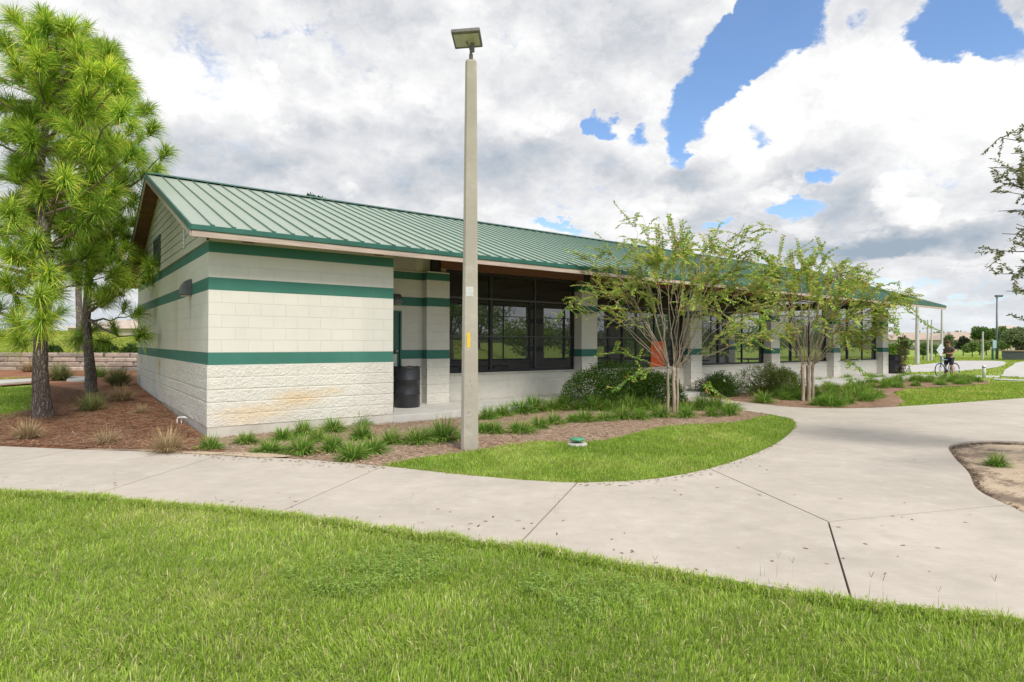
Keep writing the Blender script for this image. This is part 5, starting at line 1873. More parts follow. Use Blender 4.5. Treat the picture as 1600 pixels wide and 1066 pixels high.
def crape(base, tr, knuck, stems, label, seed, leafL=.045, dens=1.0, sprays=()):
    """multi-trunk crape myrtle: bare trunks, a pollard knuckle, a fan of long stems, leafy outer third"""
    rr = random.Random(seed)
    e = empty('crape_myrtle', base, 0, label, 'small tree', 'crape myrtles in front of the building')
    B0 = np.array(base)
    tm = MB()
    tops = []
    for (dx, dy, tx, ty, r) in tr:
        P = np.array([(dx, dy, -.06), (dx * 1.0 + (tx - dx) * .3 + .01, dy, knuck * .35), (dx + (tx - dx) * .7 - .008, ty, knuck * .7), (tx, ty, knuck)])
        tt = np.linspace(0, 1, 12)
        Q = np.stack([np.interp(tt, np.linspace(0, 1, 4), P[:, i]) for i in range(3)], 1)
        tm.tube(Q, np.interp(tt, [0, .1, .85, 1], [r * 1.3, r, r * .92, r * 1.15]) * (1 + .08 * np.sin(np.arange(12) * 2.1)), 10)
        tops.append(Q[-1])
    tm.build('trunk', M_crape, e, smooth=True)
    sm = MB(); tw = MB(); lf = MB()
    for (tx, ty, tz, r, leafy) in stems:
        end = np.array((tx, ty, tz))
        st = tops[min(range(len(tops)), key=lambda i: np.linalg.norm(tops[i][:2] - end[:2] * .12))] + rng.normal(0, .02, 3)
        mid = st * .45 + end * .55
        mid[:2] = st[:2] * .56 + end[:2] * .44
        mid[2] = st[2] + (end[2] - st[2]) * .58
        t = np.linspace(0, 1, 9)[:, None]
        C = (1 - t) ** 2 * st + 2 * t * (1 - t) * mid + t * t * end
        C[1:-1] += rng.normal(0, .03, (7, 3))
        sm.tube(C, np.linspace(r * .68, r * .26, 9), 6, cap=False)
        limbs = [C]
        for _ in range(2):
            k0 = rr.randint(3, 6)
            e2 = end + np.array((rr.uniform(-.45, .45), rr.uniform(-.45, .45), rr.uniform(-.35, .12)))
            D = curve_pts(C[k0], e2, rr.uniform(.02, .16), 9)
            D[1:-1] += rng.normal(0, .018, (7, 3))
            sm.tube(D, np.linspace(r * .36, r * .13, 9), 5, cap=False)
            limbs.append(D)
        for k in range(int(24 * leafy * dens)):
            D = limbs[rr.randrange(3)]
            f = (1 - rr.random() ** 1.7 * .55) * 8
            i0 = min(int(f), 7)
            p = D[i0] * (1 - (f - i0)) + D[i0 + 1] * (f - i0)
            out = unit(np.array((p[0], p[1], .15)) + rng.normal(0, .5, 3))
            ln = rr.uniform(.25, .75)
            q = p + out * ln * .9 + np.array((0, 0, rr.uniform(-.13, .20)))
            T = curve_pts(p, q, rr.uniform(.0, .08), 6)
            tw.tube(T, np.linspace(.005, .002, 6), 4, cap=False)
            twig_leaves(lf, T, leafL, leafL * .52, CM_COL, .030, .55, CM_W)
            if rr.random() < .6:
                q2 = T[3] + unit(rng.normal(0, 1, 3) + np.array((0, 0, .3))) * rr.uniform(.12, .28)
                T2_ = curve_pts(T[3], q2, .03, 5)
                tw.tube(T2_, np.linspace(.003, .0018, 5), 3, cap=False)
                twig_leaves(lf, T2_, leafL * .9, leafL * .48, CM_COL, .030, .6, CM_W)
    # long arching shoots with tidy leaf pairs
    for sp in sprays:
        P = np.array(sp) - B0
        t = np.linspace(0, 1, 14)
        tt = np.linspace(0, 1, len(P))
        Q = np.stack([np.interp(t, tt, P[:, i]) for i in range(3)], 1)
        Q[1:-1] = (Q[:-2] + Q[1:-1] * 2 + Q[2:]) / 4
        tw.tube(Q, np.linspace(.009, .003, 14), 5, cap=False)
        Q[1:-1] += rng.normal(0, .02, (12, 3))
        twig_leaves(lf, Q[4:], leafL * 1.5, leafL * .75, [(.14, .30, .05), (.22, .40, .06), (.30, .46, .08)], .035, .4)
        for i in range(4, 13, 2):
            q = Q[i] + unit(rng.normal(0, 1, 3)) * .22
            T = curve_pts(Q[i], q, .02, 4)
            twig_leaves(lf, T, leafL * 1.1, leafL * .55, CM_COL, .03, .5, CM_W)
    sm.build('stem', M_crape, e, smooth=True)
    tw.build('twig', M_crtwig, e)
    lf.build('foliage', M_leaf, e)
    return e


def rel(px, py, Y, base):
    p = AT(px, py, Y)
    return (p[0] - base[0], p[1] - base[1], p[2] - base[2])


b1 = (*G(1051, 645, -.02), -.02)
b1 = tuple(float(v) for v in b1)
stems = []
rs = random.Random(5)
ends1 = [(955, 415, .018, .9), (905, 470, .014, .35), (925, 400, .016, .8), (985, 385, .018, .9), (1005, 350, .015, .6), (1003, 335, .012, .35), (1020, 400, .02, 1.0), (1050, 385, .02, 1.0), (1075, 375, .02, .9), (1100, 385, .02, 1.0), (1130, 395, .018, 1.0), (1155, 400, .018, .8), (1150, 430, .018, 1.0),
         (1180, 440, .016, .8), (1000, 420, .018, 1.0), (965, 440, .016, .7), (1120, 440, .018, 1.0), (1085, 430, .02, .8), (1170, 480, .014, .5), (1190, 525, .014, .9), (1150, 525, .012, .7), (1035, 370, .016, .8), (1110, 360, .014, .5), (940, 450, .014, .6), (1065, 410, .018, .7), (1140, 365, .014, .5), (975, 480, .012, .3), (1100, 470, .012, .4)]
for (a, c, r, l) in ends1:
    Y = b1[1] + rs.uniform(-.9, .9)
    x, y, z = rel(a, c, Y, b1)
    stems.append((x, y, z, r, l))
Yb = b1[1]
spr = [[AT(1030, 560, Yb - .1), AT(985, 515, Yb - .4), AT(950, 485, Yb - .6), AT(915, 468, Yb - .7), AT(895, 470, Yb - .7), AT(880, 485, Yb - .7), AT(868, 500, Yb - .7)],
       [AT(1040, 575, Yb - .1), AT(1010, 565, Yb - .4), AT(975, 552, Yb - .6), AT(935, 553, Yb - .7)],
       [AT(1035, 578, Yb - .2), AT(1010, 575, Yb - .5), AT(985, 590, Yb - .8), AT(958, 610, Yb - .9)],
       [AT(1110, 420, Yb), AT(1130, 395, Yb - .3), AT(1160, 378, Yb - .5), AT(1205, 362, Yb - .6)],
       [AT(1120, 420, Yb - .3), AT(1145, 400, Yb - .5), AT(1175, 390, Yb - .6), AT(1195, 405, Yb - .6)],
       [AT(1070, 430, Yb - .5), AT(1090, 400, Yb - .7), AT(1115, 380, Yb - .8), AT(1150, 395, Yb - .9)],
       [AT(1090, 590, Yb - .1), AT(1100, 600, Yb - .4), AT(1120, 612, Yb - .7), AT(1140, 625, Yb - .8)],
       [AT(1100, 560, Yb - .1), AT(1140, 540, Yb - .4), AT(1175, 530, Yb - .6), AT(1200, 545, Yb - .6)]]
crape(b1, [(-.115, 0, -.10, 0, .031), (.02, -.03, .015, -.02, .038), (.105, .03, .12, .03, .027), (.04, .12, .05, .10, .026)], 1.02, stems, 'nearer crape myrtle with four pale trunks, between the dark bush and the grass', 31, .070, 1.0, spr)

b2 = (*G(1262, 627, -.02), -.02)
b2 = tuple(float(v) for v in b2)
stems = []
ends2 = [(1205, 425, .018, .9), (1225, 405, .02, 1.0), (1250, 400, .016, .8), (1270, 392, .014, .6), (1290, 398, .016, .8), (1310, 410, .02, .8), (1330, 425, .02, 1.0), (1350, 435, .02, 1.0), (1370, 450, .02, 1.0), (1385, 470, .018, 1.0), (1240, 430, .02, 1.0), (1265, 425, .018, 1.0), (1290, 430, .02, 1.0),
         (1215, 455, .018, .8), (1190, 440, .016, .7), (1315, 450, .02, 1.0), (1345, 480, .018, 1.0), (1370, 500, .014, .8), (1330, 520, .014, .7), (1230, 470, .014, .5), (1280, 460, .016, .7), (1300, 480, .014, .5), (1400, 455, .014, .7), (1355, 530, .012, .6), (1185, 470, .012, .4), (1175, 500, .012, .5)]
for (a, c, r, l) in ends2:
    Y = b2[1] + rs.uniform(-1.0, 1.0)
    x, y, z = rel(a, c, Y, b2)
    stems.append((x, y, z, r * 1.1, l))
Yb = b2[1]
spr = [[AT(1330, 450, Yb), AT(1360, 440, Yb - .4), AT(1390, 460, Yb - .8), AT(1420, 485, Yb - 1), AT(1445, 505, Yb - 1.1), AT(1468, 516, Yb - 1.2)],
       [AT(1290, 440, Yb - .2), AT(1320, 425, Yb - .5), AT(1345, 422, Yb - .8), AT(1372, 432, Yb - .9)],
       [AT(1320, 470, Yb - .2), AT(1355, 455, Yb - .6), AT(1385, 445, Yb - .8), AT(1405, 440, Yb - .9)],
       [AT(1310, 565, Yb - .1), AT(1320, 562, Yb - .4), AT(1335, 572, Yb - .7), AT(1355, 588, Yb - .9)],
       [AT(1230, 440, Yb - .3), AT(1205, 425, Yb - .6), AT(1180, 425, Yb - .9), AT(1160, 440, Yb - 1.0)],
       [AT(1220, 500, Yb - .2), AT(1200, 480, Yb - .6), AT(1190, 500, Yb - .9), AT(1198, 530, Yb - 1.0)],
       [AT(1340, 460, Yb - .5), AT(1370, 475, Yb - .8), AT(1395, 500, Yb - 1.0), AT(1405, 530, Yb - 1.1)]]
crape(b2, [(-.13, 0, -.14, 0, .046), (.01, -.04, .01, -.03, .05), (.145, .03, .15, .03, .038), (.06, .14, .05, .12, .034)], .98, stems, 'farther crape myrtle with red-tipped leaves, near the far end of the building', 77, .078, 1.1, spr)


# ------------------------------------------------------------------ shrubs
def shrub(name, cx, cy, rx, ry, hh, n, L, cols, label, rot=0, seed=1, cat='bush', flowers=None, stems=14, z0=-.03):
    e = empty(name, (cx, cy, z0), rot, label, cat)
    rr = np.random.default_rng(seed)
    # lumpy dome: leaves on a shell of several overlapping lobes
    lob = [(0, 0, .9)] + [(rr.uniform(-.75, .75), rr.uniform(-.6, .6), rr.uniform(.4, .62)) for _ in range(16)]
    lf = MB()
    per = n // len(lob)
    for (a, b_, s) in lob:
        d = rr.normal(size=(per, 3)); d[:, 2] = np.abs(d[:, 2]) * .9 + .02
        d /= np.linalg.norm(d, axis=1)[:, None]
        rad = s * (rr.uniform(.55, 1.0, per) ** .45) * (1 + .22 * (fbm(d[:, 0] * 3 + a * 7, d[:, 2] * 3 + d[:, 1] * 2, seed) - .5))
        top = 1 - .42 * (a * a + b_ * b_)
        P = np.stack([(a + d[:, 0] * rad) * rx, (b_ + d[:, 1] * rad) * ry, (d[:, 2] * rad / s) * hh * top * (.82 + .25 * s)], 1)
        dd = d + rr.normal(0, .6, (per, 3)) + np.array((0, 0, .35))
        nr = d + rr.normal(0, .6, (per, 3))
        c = np.array(cols)[rr.integers(0, len(cols), per)] * rr.uniform(.65, 1.35, (per, 1))
        leaves(lf, P, dd, nr, rr.uniform(.7, 1.2, per) * L, rr.uniform(.40, .58, per) * L, c)
    st = MB()
    for k in range(stems):
        a = rr.uniform(0, 6.28); f = rr.uniform(.3, .85)
        st.tube(curve_pts((math.cos(a) * rx * .12, math.sin(a) * ry * .12, 0), (math.cos(a) * rx * f, math.sin(a) * ry * f, hh * rr.uniform(.5, .85)), .05, 6), np.linspace(.014, .005, 6), 5, cap=False)
    # sprigs poking out
    for k in range(int(60 * rx)):
        a = rr.uniform(0, 6.28); f = rr.uniform(.1, .95)
        p = np.array((math.cos(a) * rx * f, math.sin(a) * ry * f, hh * math.sqrt(max(0, 1 - f * f)) * .88))
        q = p + unit(np.array((math.cos(a) * .5, math.sin(a) * .5, 1.0)) + rr.normal(0, .3, 3)) * rr.uniform(.08, .2)
        T = curve_pts(p, q, 0, 5)
        twig_leaves(lf, T, L, L * .45, cols, .022, .5)
    st.build('stem', M_twig, e)
    lf.build('foliage', M_leaf, e)
    if flowers:
        fl = MB()
        for (fx_, fy_, fz_, c) in flowers:
            k = 14
            d = rr.normal(size=(k, 3))
            leaves(fl, np.tile(np.array((fx_, fy_, fz_)), (k, 1)), d, rr.normal(size=(k, 3)), np.full(k, .05), np.full(k, .035), np.tile(np.array(c), (k, 1)))
        fl.build('flower', M_leaf, e)
    return e


AZ = [(.05, .13, .018), (.08, .18, .025), (.13, .24, .035), (.17, .25, .05), (.06, .13, .02)]
c = G(968, 636, 0)
shrub('azalea_bush', c[0] + .05, c[1] + .35, 1.55, .8, 1.16, 30000, .048, AZ, 'wide dark green bush left of the nearer crape myrtle trunks', AU * .6, 3)
c = G(1135, 620, 0)
shrub('azalea_bush', c[0], c[1] + .5, .75, .6, .70, 9000, .050, AZ, 'small sparse bush at the left end of the second bed', AU * .6, 8, flowers=[(-.3, -.5, .5, (.8, .75, .72)), (.4, -.5, .35, (.75, .7, .7))])
c = G(1208, 617, 0)
shrub('azalea_bush', c[0] + .1, c[1] + .7, 1.25, .7, .98, 17000, .042, [(.08, .19, .025), (.14, .27, .04), (.22, .32, .06), (.27, .20, .06)], 'bush with a red flower directly left of the farther crape myrtle', AU * .6, 14, flowers=[(.75, -.62, .72, (.75, .09, .04)), (.85, -.55, .62, (.70, .12, .05))])
# tall dark-leaved plant at the end column
c = W(30.3, 1.1)
shrub('shrub', c[0], c[1], .24, .22, 2.1, 420, .10, [(.12, .10, .05), (.14, .09, .05), (.10, .13, .05)], 'slim brownish shrub standing by the last column', 0, 19, 'bush', z0=.0, stems=5)


# ------------------------------------------------------------------ far trees
def round_tree(name, x, y, h, r, trunk_h, n, L, cols, label, seed, cat='tree', lean=0, group=None, rt=.1, sq=.9):
    z = float(H(x, y))
    e = empty(name, (x, y, z), 0, label, cat, group)
    rr = np.random.default_rng(seed)
    tm = MB()
    tm.tube([(0, 0, -.1), (.03, 0, trunk_h * .5), (0, 0, trunk_h), (0, .0, h * .75)], [rt * 1.2, rt, rt * .85, rt * .3], 8)
    for k in range(7):
        a = rr.uniform(0, 6.28); f = rr.uniform(.4, .8)
        tm.tube(curve_pts((0, 0, trunk_h * rr.uniform(.85, 1.15)), (math.cos(a) * r * f, math.sin(a) * r * f, trunk_h + (h - trunk_h) * rr.uniform(.35, .8)), .1, 6), np.linspace(rt * .5, rt * .12, 6), 5, cap=False)
    tm.build('trunk', M_oakb, e, smooth=True)
    lf = MB()
    hc = (h - trunk_h) / 2; zc = trunk_h + hc
    lobes = []
    for k in range(16):
        d = rr.normal(size=3); d /= np.linalg.norm(d)
        f = rr.uniform(.45, .85)
        lobes.append((d[0] * r * f, d[1] * r * f, zc + d[2] * hc * f, rr.uniform(.28, .45) * r))
    lobes.append((0, 0, zc, r * .6))
    per = n // len(lobes)
    for (a, b_, c_, s) in lobes:
        d = rr.normal(size=(per, 3)); d /= np.linalg.norm(d, axis=1)[:, None]
        rad = s * rr.uniform(.4, 1.0, per) ** .5
        P = np.stack([a + d[:, 0] * rad, b_ + d[:, 1] * rad, c_ + d[:, 2] * rad * sq], 1)
        sh = rr.uniform(.75, 1.2)
        c = np.array(cols)[rr.integers(0, len(cols), per)] * rr.uniform(.6, 1.35, (per, 1)) * sh
        leaves(lf, P, d + rr.normal(0, .8, (per, 3)), d + rr.normal(0, .7, (per, 3)), rr.uniform(.7, 1.3, per) * L, rr.uniform(.5, .8, per) * L, c)
    lf.build('crown', M_leaf, e)
    return e


OAK = [(.16, .25, .08), (.21, .31, .10), (.27, .36, .13)]
LTG = [(.19, .30, .06), (.26, .37, .08), (.15, .24, .05)]
GRY = [(.22, .28, .14), (.27, .32, .17), (.17, .22, .11)]


def far_tree(px, by, ty, wpx, cols, label, seed, Y=None, group=None, n=1900, th=.25, name='tree', L=None, cat='tree'):
    if Y is None: _, Y = G(px, by, SOIL)
    x, _, zt = AT(px, ty, Y)
    h = zt - float(H(x, Y))
    r = wpx / 2 / F * Y
    return round_tree(name, x, Y, h, r, h * th, n, L or max(.06, Y * .0032), cols, label, seed, cat, group=group, rt=max(.05, r * .07))


GR = 'small trees beyond the curving road'
far_tree(1414, 564, 530, 26, OAK, 'small round tree right of the far trash drum', 1, group=GR)
far_tree(1392, 566, 535, 24, LTG, 'low light-green tree directly above the far trash drum', 2, group=GR)
far_tree(1442, 562, 535, 20, OAK, 'small dark round tree between the two slim posts and the pale post', 3, group=GR)
far_tree(1462, 558, 540, 14, OAK, 'small dark bush-like tree behind the diamond sign', 4, group=GR)
far_tree(1505, 556, 527, 20, [(.05, .07, .045), (.07, .09, .05)], 'dark grey-green tree to the right of the cyclist', 5, group=GR, th=.3)
far_tree(1519, 558, 534, 22, OAK, 'round green tree behind the pale post right of the cyclist', 6, group=GR)
far_tree(1484, 548, 525, 20, GRY, 'greyish tree behind the cyclist', 7, Y=95, group=GR)
far_tree(1536, 556, 534, 20, LTG, 'leafy light-green tree just left of the sports light', 8, group=GR)
far_tree(1566, 556, 528, 24, OAK, 'round tree directly right of the sports light', 9, Y=80, group=GR)
far_tree(1592, 560, 512, 44, GRY, 'broad tree with drooping foliage behind the dark enclosure', 10, Y=64, n=7000)
far_tree(1622, 560, 500, 50, GRY, 'broad oak at the far right edge of the picture', 11, Y=60, n=6000)
far_tree(1574, 548, 508, 24, [(.07, .12, .04), (.10, .16, .06)], 'tall leafy tree left of the broad drooping tree', 12, Y=90)
for i, (px, ty, wpx, sd) in enumerate([(1531, 512, 26, 31), (1541, 516, 22, 32), (1559, 513, 26, 33)]):
    far_tree(px, 556, ty, wpx, [(.11, .19, .05), (.16, .25, .07)], ['tall pine with a rounded top, left one of the pair by the tall post', 'tall pine with a rounded top, right one of the pair by the tall post', 'tall pine behind the sports light'][i], sd, Y=88, th=.62, name='tall_pine', cat='pine tree', n=2600)
# trees seen through the screens and over the roof
GB = 'trees behind the building'
k = 0
BACK = [(-9.5, 46, 4.2, 2.4), (-6, 43, 3.6, 2.3), (-2.5, 45, 4.8, 2.6), (1.5, 42, 3.5, 2.4), (5.2, 45, 4.2, 2.6), (9.0, 43, 3.6, 2.4), (13, 50, 4.8, 2.6), (17.0, 58, 4.0, 2.4), (21, 60, 4.8, 2.4), (26, 63, 4.0, 2.2), (31, 66, 4.6, 2.4), (36, 70, 4.2, 2.4), (42, 76, 4.6, 2.6)]
for (x, y, h, r) in BACK:
    k += 1
    round_tree('tree', x, y, h, r, h * .12, 3200, .17, [OAK, LTG, GRY][k % 3], f'{words[k - 1]} leafy tree from the left in the row behind the building', 100 + k, group=GB, rt=.12)
round_tree('tree', *W(13.2, 14.2), 4.6, 1.6, 1.2, 6000, .10, [(.13, .23, .04), (.19, .30, .05)], 'bright green tree close behind the second screen bay', 140, rt=.09)
round_tree('tree', *W(10.2, 15.5), 4.4, 1.5, 1.2, 4500, .10, OAK, 'dark green tree close behind the first screen bay', 141, rt=.09)
Y = 40.0
x, _, zt = AT(481, 301, Y)
round_tree('tall_pine', x, Y, zt - float(H(x, Y)), 1.5, (zt) * .5, 3500, .22, [(.05, .11, .03), (.08, .15, .04)], 'pine whose tip just clears the roof ridge', 150, 'pine tree', rt=.2)
# shrubs on the bank
for i, (px, py, s) in enumerate([(162, 548, .42), (205, 548, .30), (83, 549, .26)]):
    x, y = AT(px, py, 24.9)[:2]
    shrub('shrub', x, y, s * .9, .35, s, 1500, .09, [(.07, .12, .03), (.10, .16, .04), (.05, .09, .03)], ['leafy shrub on the stone wall between the slimmer pine and the building', 'small shrub on the stone wall touching the building edge', 'small dark shrub on the stone wall right of the big pine'][i], 0, 60 + i, z0=float(H(x, y)), stems=5)
# far wood along the horizon
rr = np.random.default_rng(9)
lf = MB()
for k in range(330):
    a = rr.uniform(-.3, 1.15); D = rr.uniform(260, 420)
    x, y = D * math.tan(a) if abs(a) < 1.0 else D * 1.5, D
    hgt = rr.uniform(4, 7.0); rad = rr.uniform(4, 9)
    m = 110
    d = rr.normal(size=(m, 3)); d /= np.linalg.norm(d, axis=1)[:, None]
    P = np.stack([x + d[:, 0] * rad, y + d[:, 1] * rad, hgt * .55 + d[:, 2] * hgt * .5], 1)
    c = np.array([(.20, .26, .18), (.25, .30, .21), (.17, .22, .16)])[rr.integers(0, 3, m)] * rr.uniform(.7, 1.2, (m, 1))
    leaves(lf, P, rr.normal(size=(m, 3)), rr.normal(size=(m, 3)), rr.uniform(1.4, 2.6, m), rr.uniform(1.2, 2.0, m), c)
tag(lf.build('far_wood', M_leaf), 'low hazy line of woods along the horizon', 'woods', kind='stuff')


# ------------------------------------------------------------------ far houses
def house(px, Y, w_, d_, hw, hr, rz, wall, roof, label):
    x, _, _ = AT(px, 540, Y)
    e = empty('house', (x, Y, float(H(x, Y))), rz, label, 'house', 'houses beyond the park')
    m = MB(); m.box((-w_ / 2, -d_ / 2, 0), (w_ / 2, d_ / 2, hw)); m.build('wall', wall, e)
    m = MB(); o = .5
    a, b_ = w_ / 2 + o, d_ / 2 + o
    V = [(-a, -b_, hw - .1), (a, -b_, hw - .1), (a, b_, hw - .1), (-a, b_, hw - .1), (-a + b_, 0, hr), (a - b_, 0, hr)]
    m.add(V, [(0, 1, 5, 4), (2, 3, 4, 5)]); m.F.append((np.array([(1, 2, 5), (3, 0, 4)], np.int32), 0)); m.F.append((np.array([(3, 2, 1, 0)], np.int32), 0))
    m.build('roof', roof, e)
    for k in (-1, 0, 1):
        m = MB(); m.box((k * w_ * .3 - .6, -d_ / 2 - .05, .9), (k * w_ * .3 + .6, -d_ / 2 - .01, 2.2)); m.build('window', M_black, e)


MW = pm('stucco_wall', (.55, .46, .38), (.5, .42, .35), .5, .9); MR = pm('tan_roof_tiles', (.46, .36, .28), (.38, .30, .24), 2, .9); MR2 = pm('pink_roof_tiles', (.52, .41, .34), (.45, .36, .30), 2, .9)
for i, (px, Y, w_, rz, rf, lb) in enumerate([(1500, 150, 14, .1, MR, 'tan-roofed house seen just right of the cyclist'), (1530, 165, 15, -.2, MR, 'tan-roofed house behind the tall pines'), (1470, 170, 14, .2, MR, 'tan-roofed house behind the diamond sign'), (1425, 160, 16, 0, MR, 'pale house left of the slim posts'),
                                          (1574, 150, 13, .15, MR2, 'pinkish house between the sports light and the enclosure'), (1397, 175, 14, .1, MR2, 'pale house behind the far trash drum')]):
    house(px, Y, w_, 9, 2.7, 4.6 if i != 4 else 6.2, rz, MW, rf, lb)
x, _, zt = AT(196, 509, 60)
e = empty('house', (x, 62, float(H(x, 60)) - .5), .2, 'pinkish roofed house just showing over the grass bank', 'house', 'houses beyond the park')
m = MB(); m.box((-5, -3, 0), (5, 3, 1.6)); m.build('wall', MW, e)
m = MB(); m.add([(-5.4, -3.4, 1.5), (5.4, -3.4, 1.5), (5.4, 3.4, 1.5), (-5.4, 3.4, 1.5), (-2.2, 0, 1.9 + .5), (2.2, 0, 1.9 + .5)], [(0, 1, 5, 4), (2, 3, 4, 5)]); m.F.append((np.array([(1, 2, 5), (3, 0, 4)], np.int32), 0)); m.build('roof', MR2, e)


# ------------------------------------------------------------------ oak reaching in from the right
def oak():
    bx, by = 8.4, 7.5
    z = -.05
    e = empty('oak_tree', (bx, by, z), 0, 'oak in the sandy planter whose leafy branches enter at the right edge', 'oak tree')
    tm = MB()
    tm.tube([(0, 0, -.1), (.02, .02, .8), (.05, .05, 1.8), (.1, .1, 3.0), (.1, .1, 4.6), (.05, .05, 6.0)], [.17, .14, .125, .10, .06, .02], 12)
    tm.build('trunk', M_oakb, e, smooth=True)
    br = MB(); lf = MB()
    col = [(.12, .17, .07), (.18, .23, .09), (.23, .27, .11), (.25, .20, .12)]
    ends = [(1562, 215, 8.0), (1545, 262, 7.9), (1552, 282, 7.7), (1560, 330, 7.8), (1566, 365, 7.9), (1562, 392, 7.8), (1558, 428, 7.7), (1572, 455, 7.9), (1580, 240, 8.1), (1575, 300, 8.0), (1590, 200, 8.1), (1588, 350, 8.2), (1590, 420, 8.2), (1586, 280, 7.6), (1596, 320, 8.0), (1592, 380, 7.6), (1598, 250, 7.9), (1592, 500, 8.0),
            (1640, 150, 8.0), (1680, 200, 7.6), (1700, 100, 8.2), (1650, 300, 8.3), (1660, 400, 7.8), (1720, 350, 7.4)]
    for _ in range(22): ends.append((rs.uniform(1610, 1850), rs.uniform(20, 470), by + rs.uniform(-1.8, 1.8)))
    for (a, b_, Y) in ends:
        p = np.array(AT(a, b_, Y)) - np.array((bx, by, z))
        zs = max(1.5, min(5.5, p[2] * .8 - .1))
        C = curve_pts((.07, .07, zs), p, .15, 9)
        C[1:-1] += rng.normal(0, .04, (7, 3))
        br.tube(C, np.linspace(.03, .004, 9), 5, cap=False)
        for k in range(12):
            f = rs.uniform(.5, 1.0) * 8; i0 = min(int(f), 7)
            q0 = C[i0] * (1 - (f - i0)) + C[i0 + 1] * (f - i0)
            q1 = q0 + unit(rng.normal(0, 1, 3) + unit(C[-1] - C[-3]) * .9) * rs.uniform(.12, .28)
            T = curve_pts(q0, q1, 0, 5)
            br.tube(T, np.linspace(.004, .0018, 5), 3, cap=False)
            twig_leaves(lf, T, .055, .023, col, .014, .9)
    br.build('branch', M_oakb, e)
    lf.build('foliage', M_leaf, e)


oak()


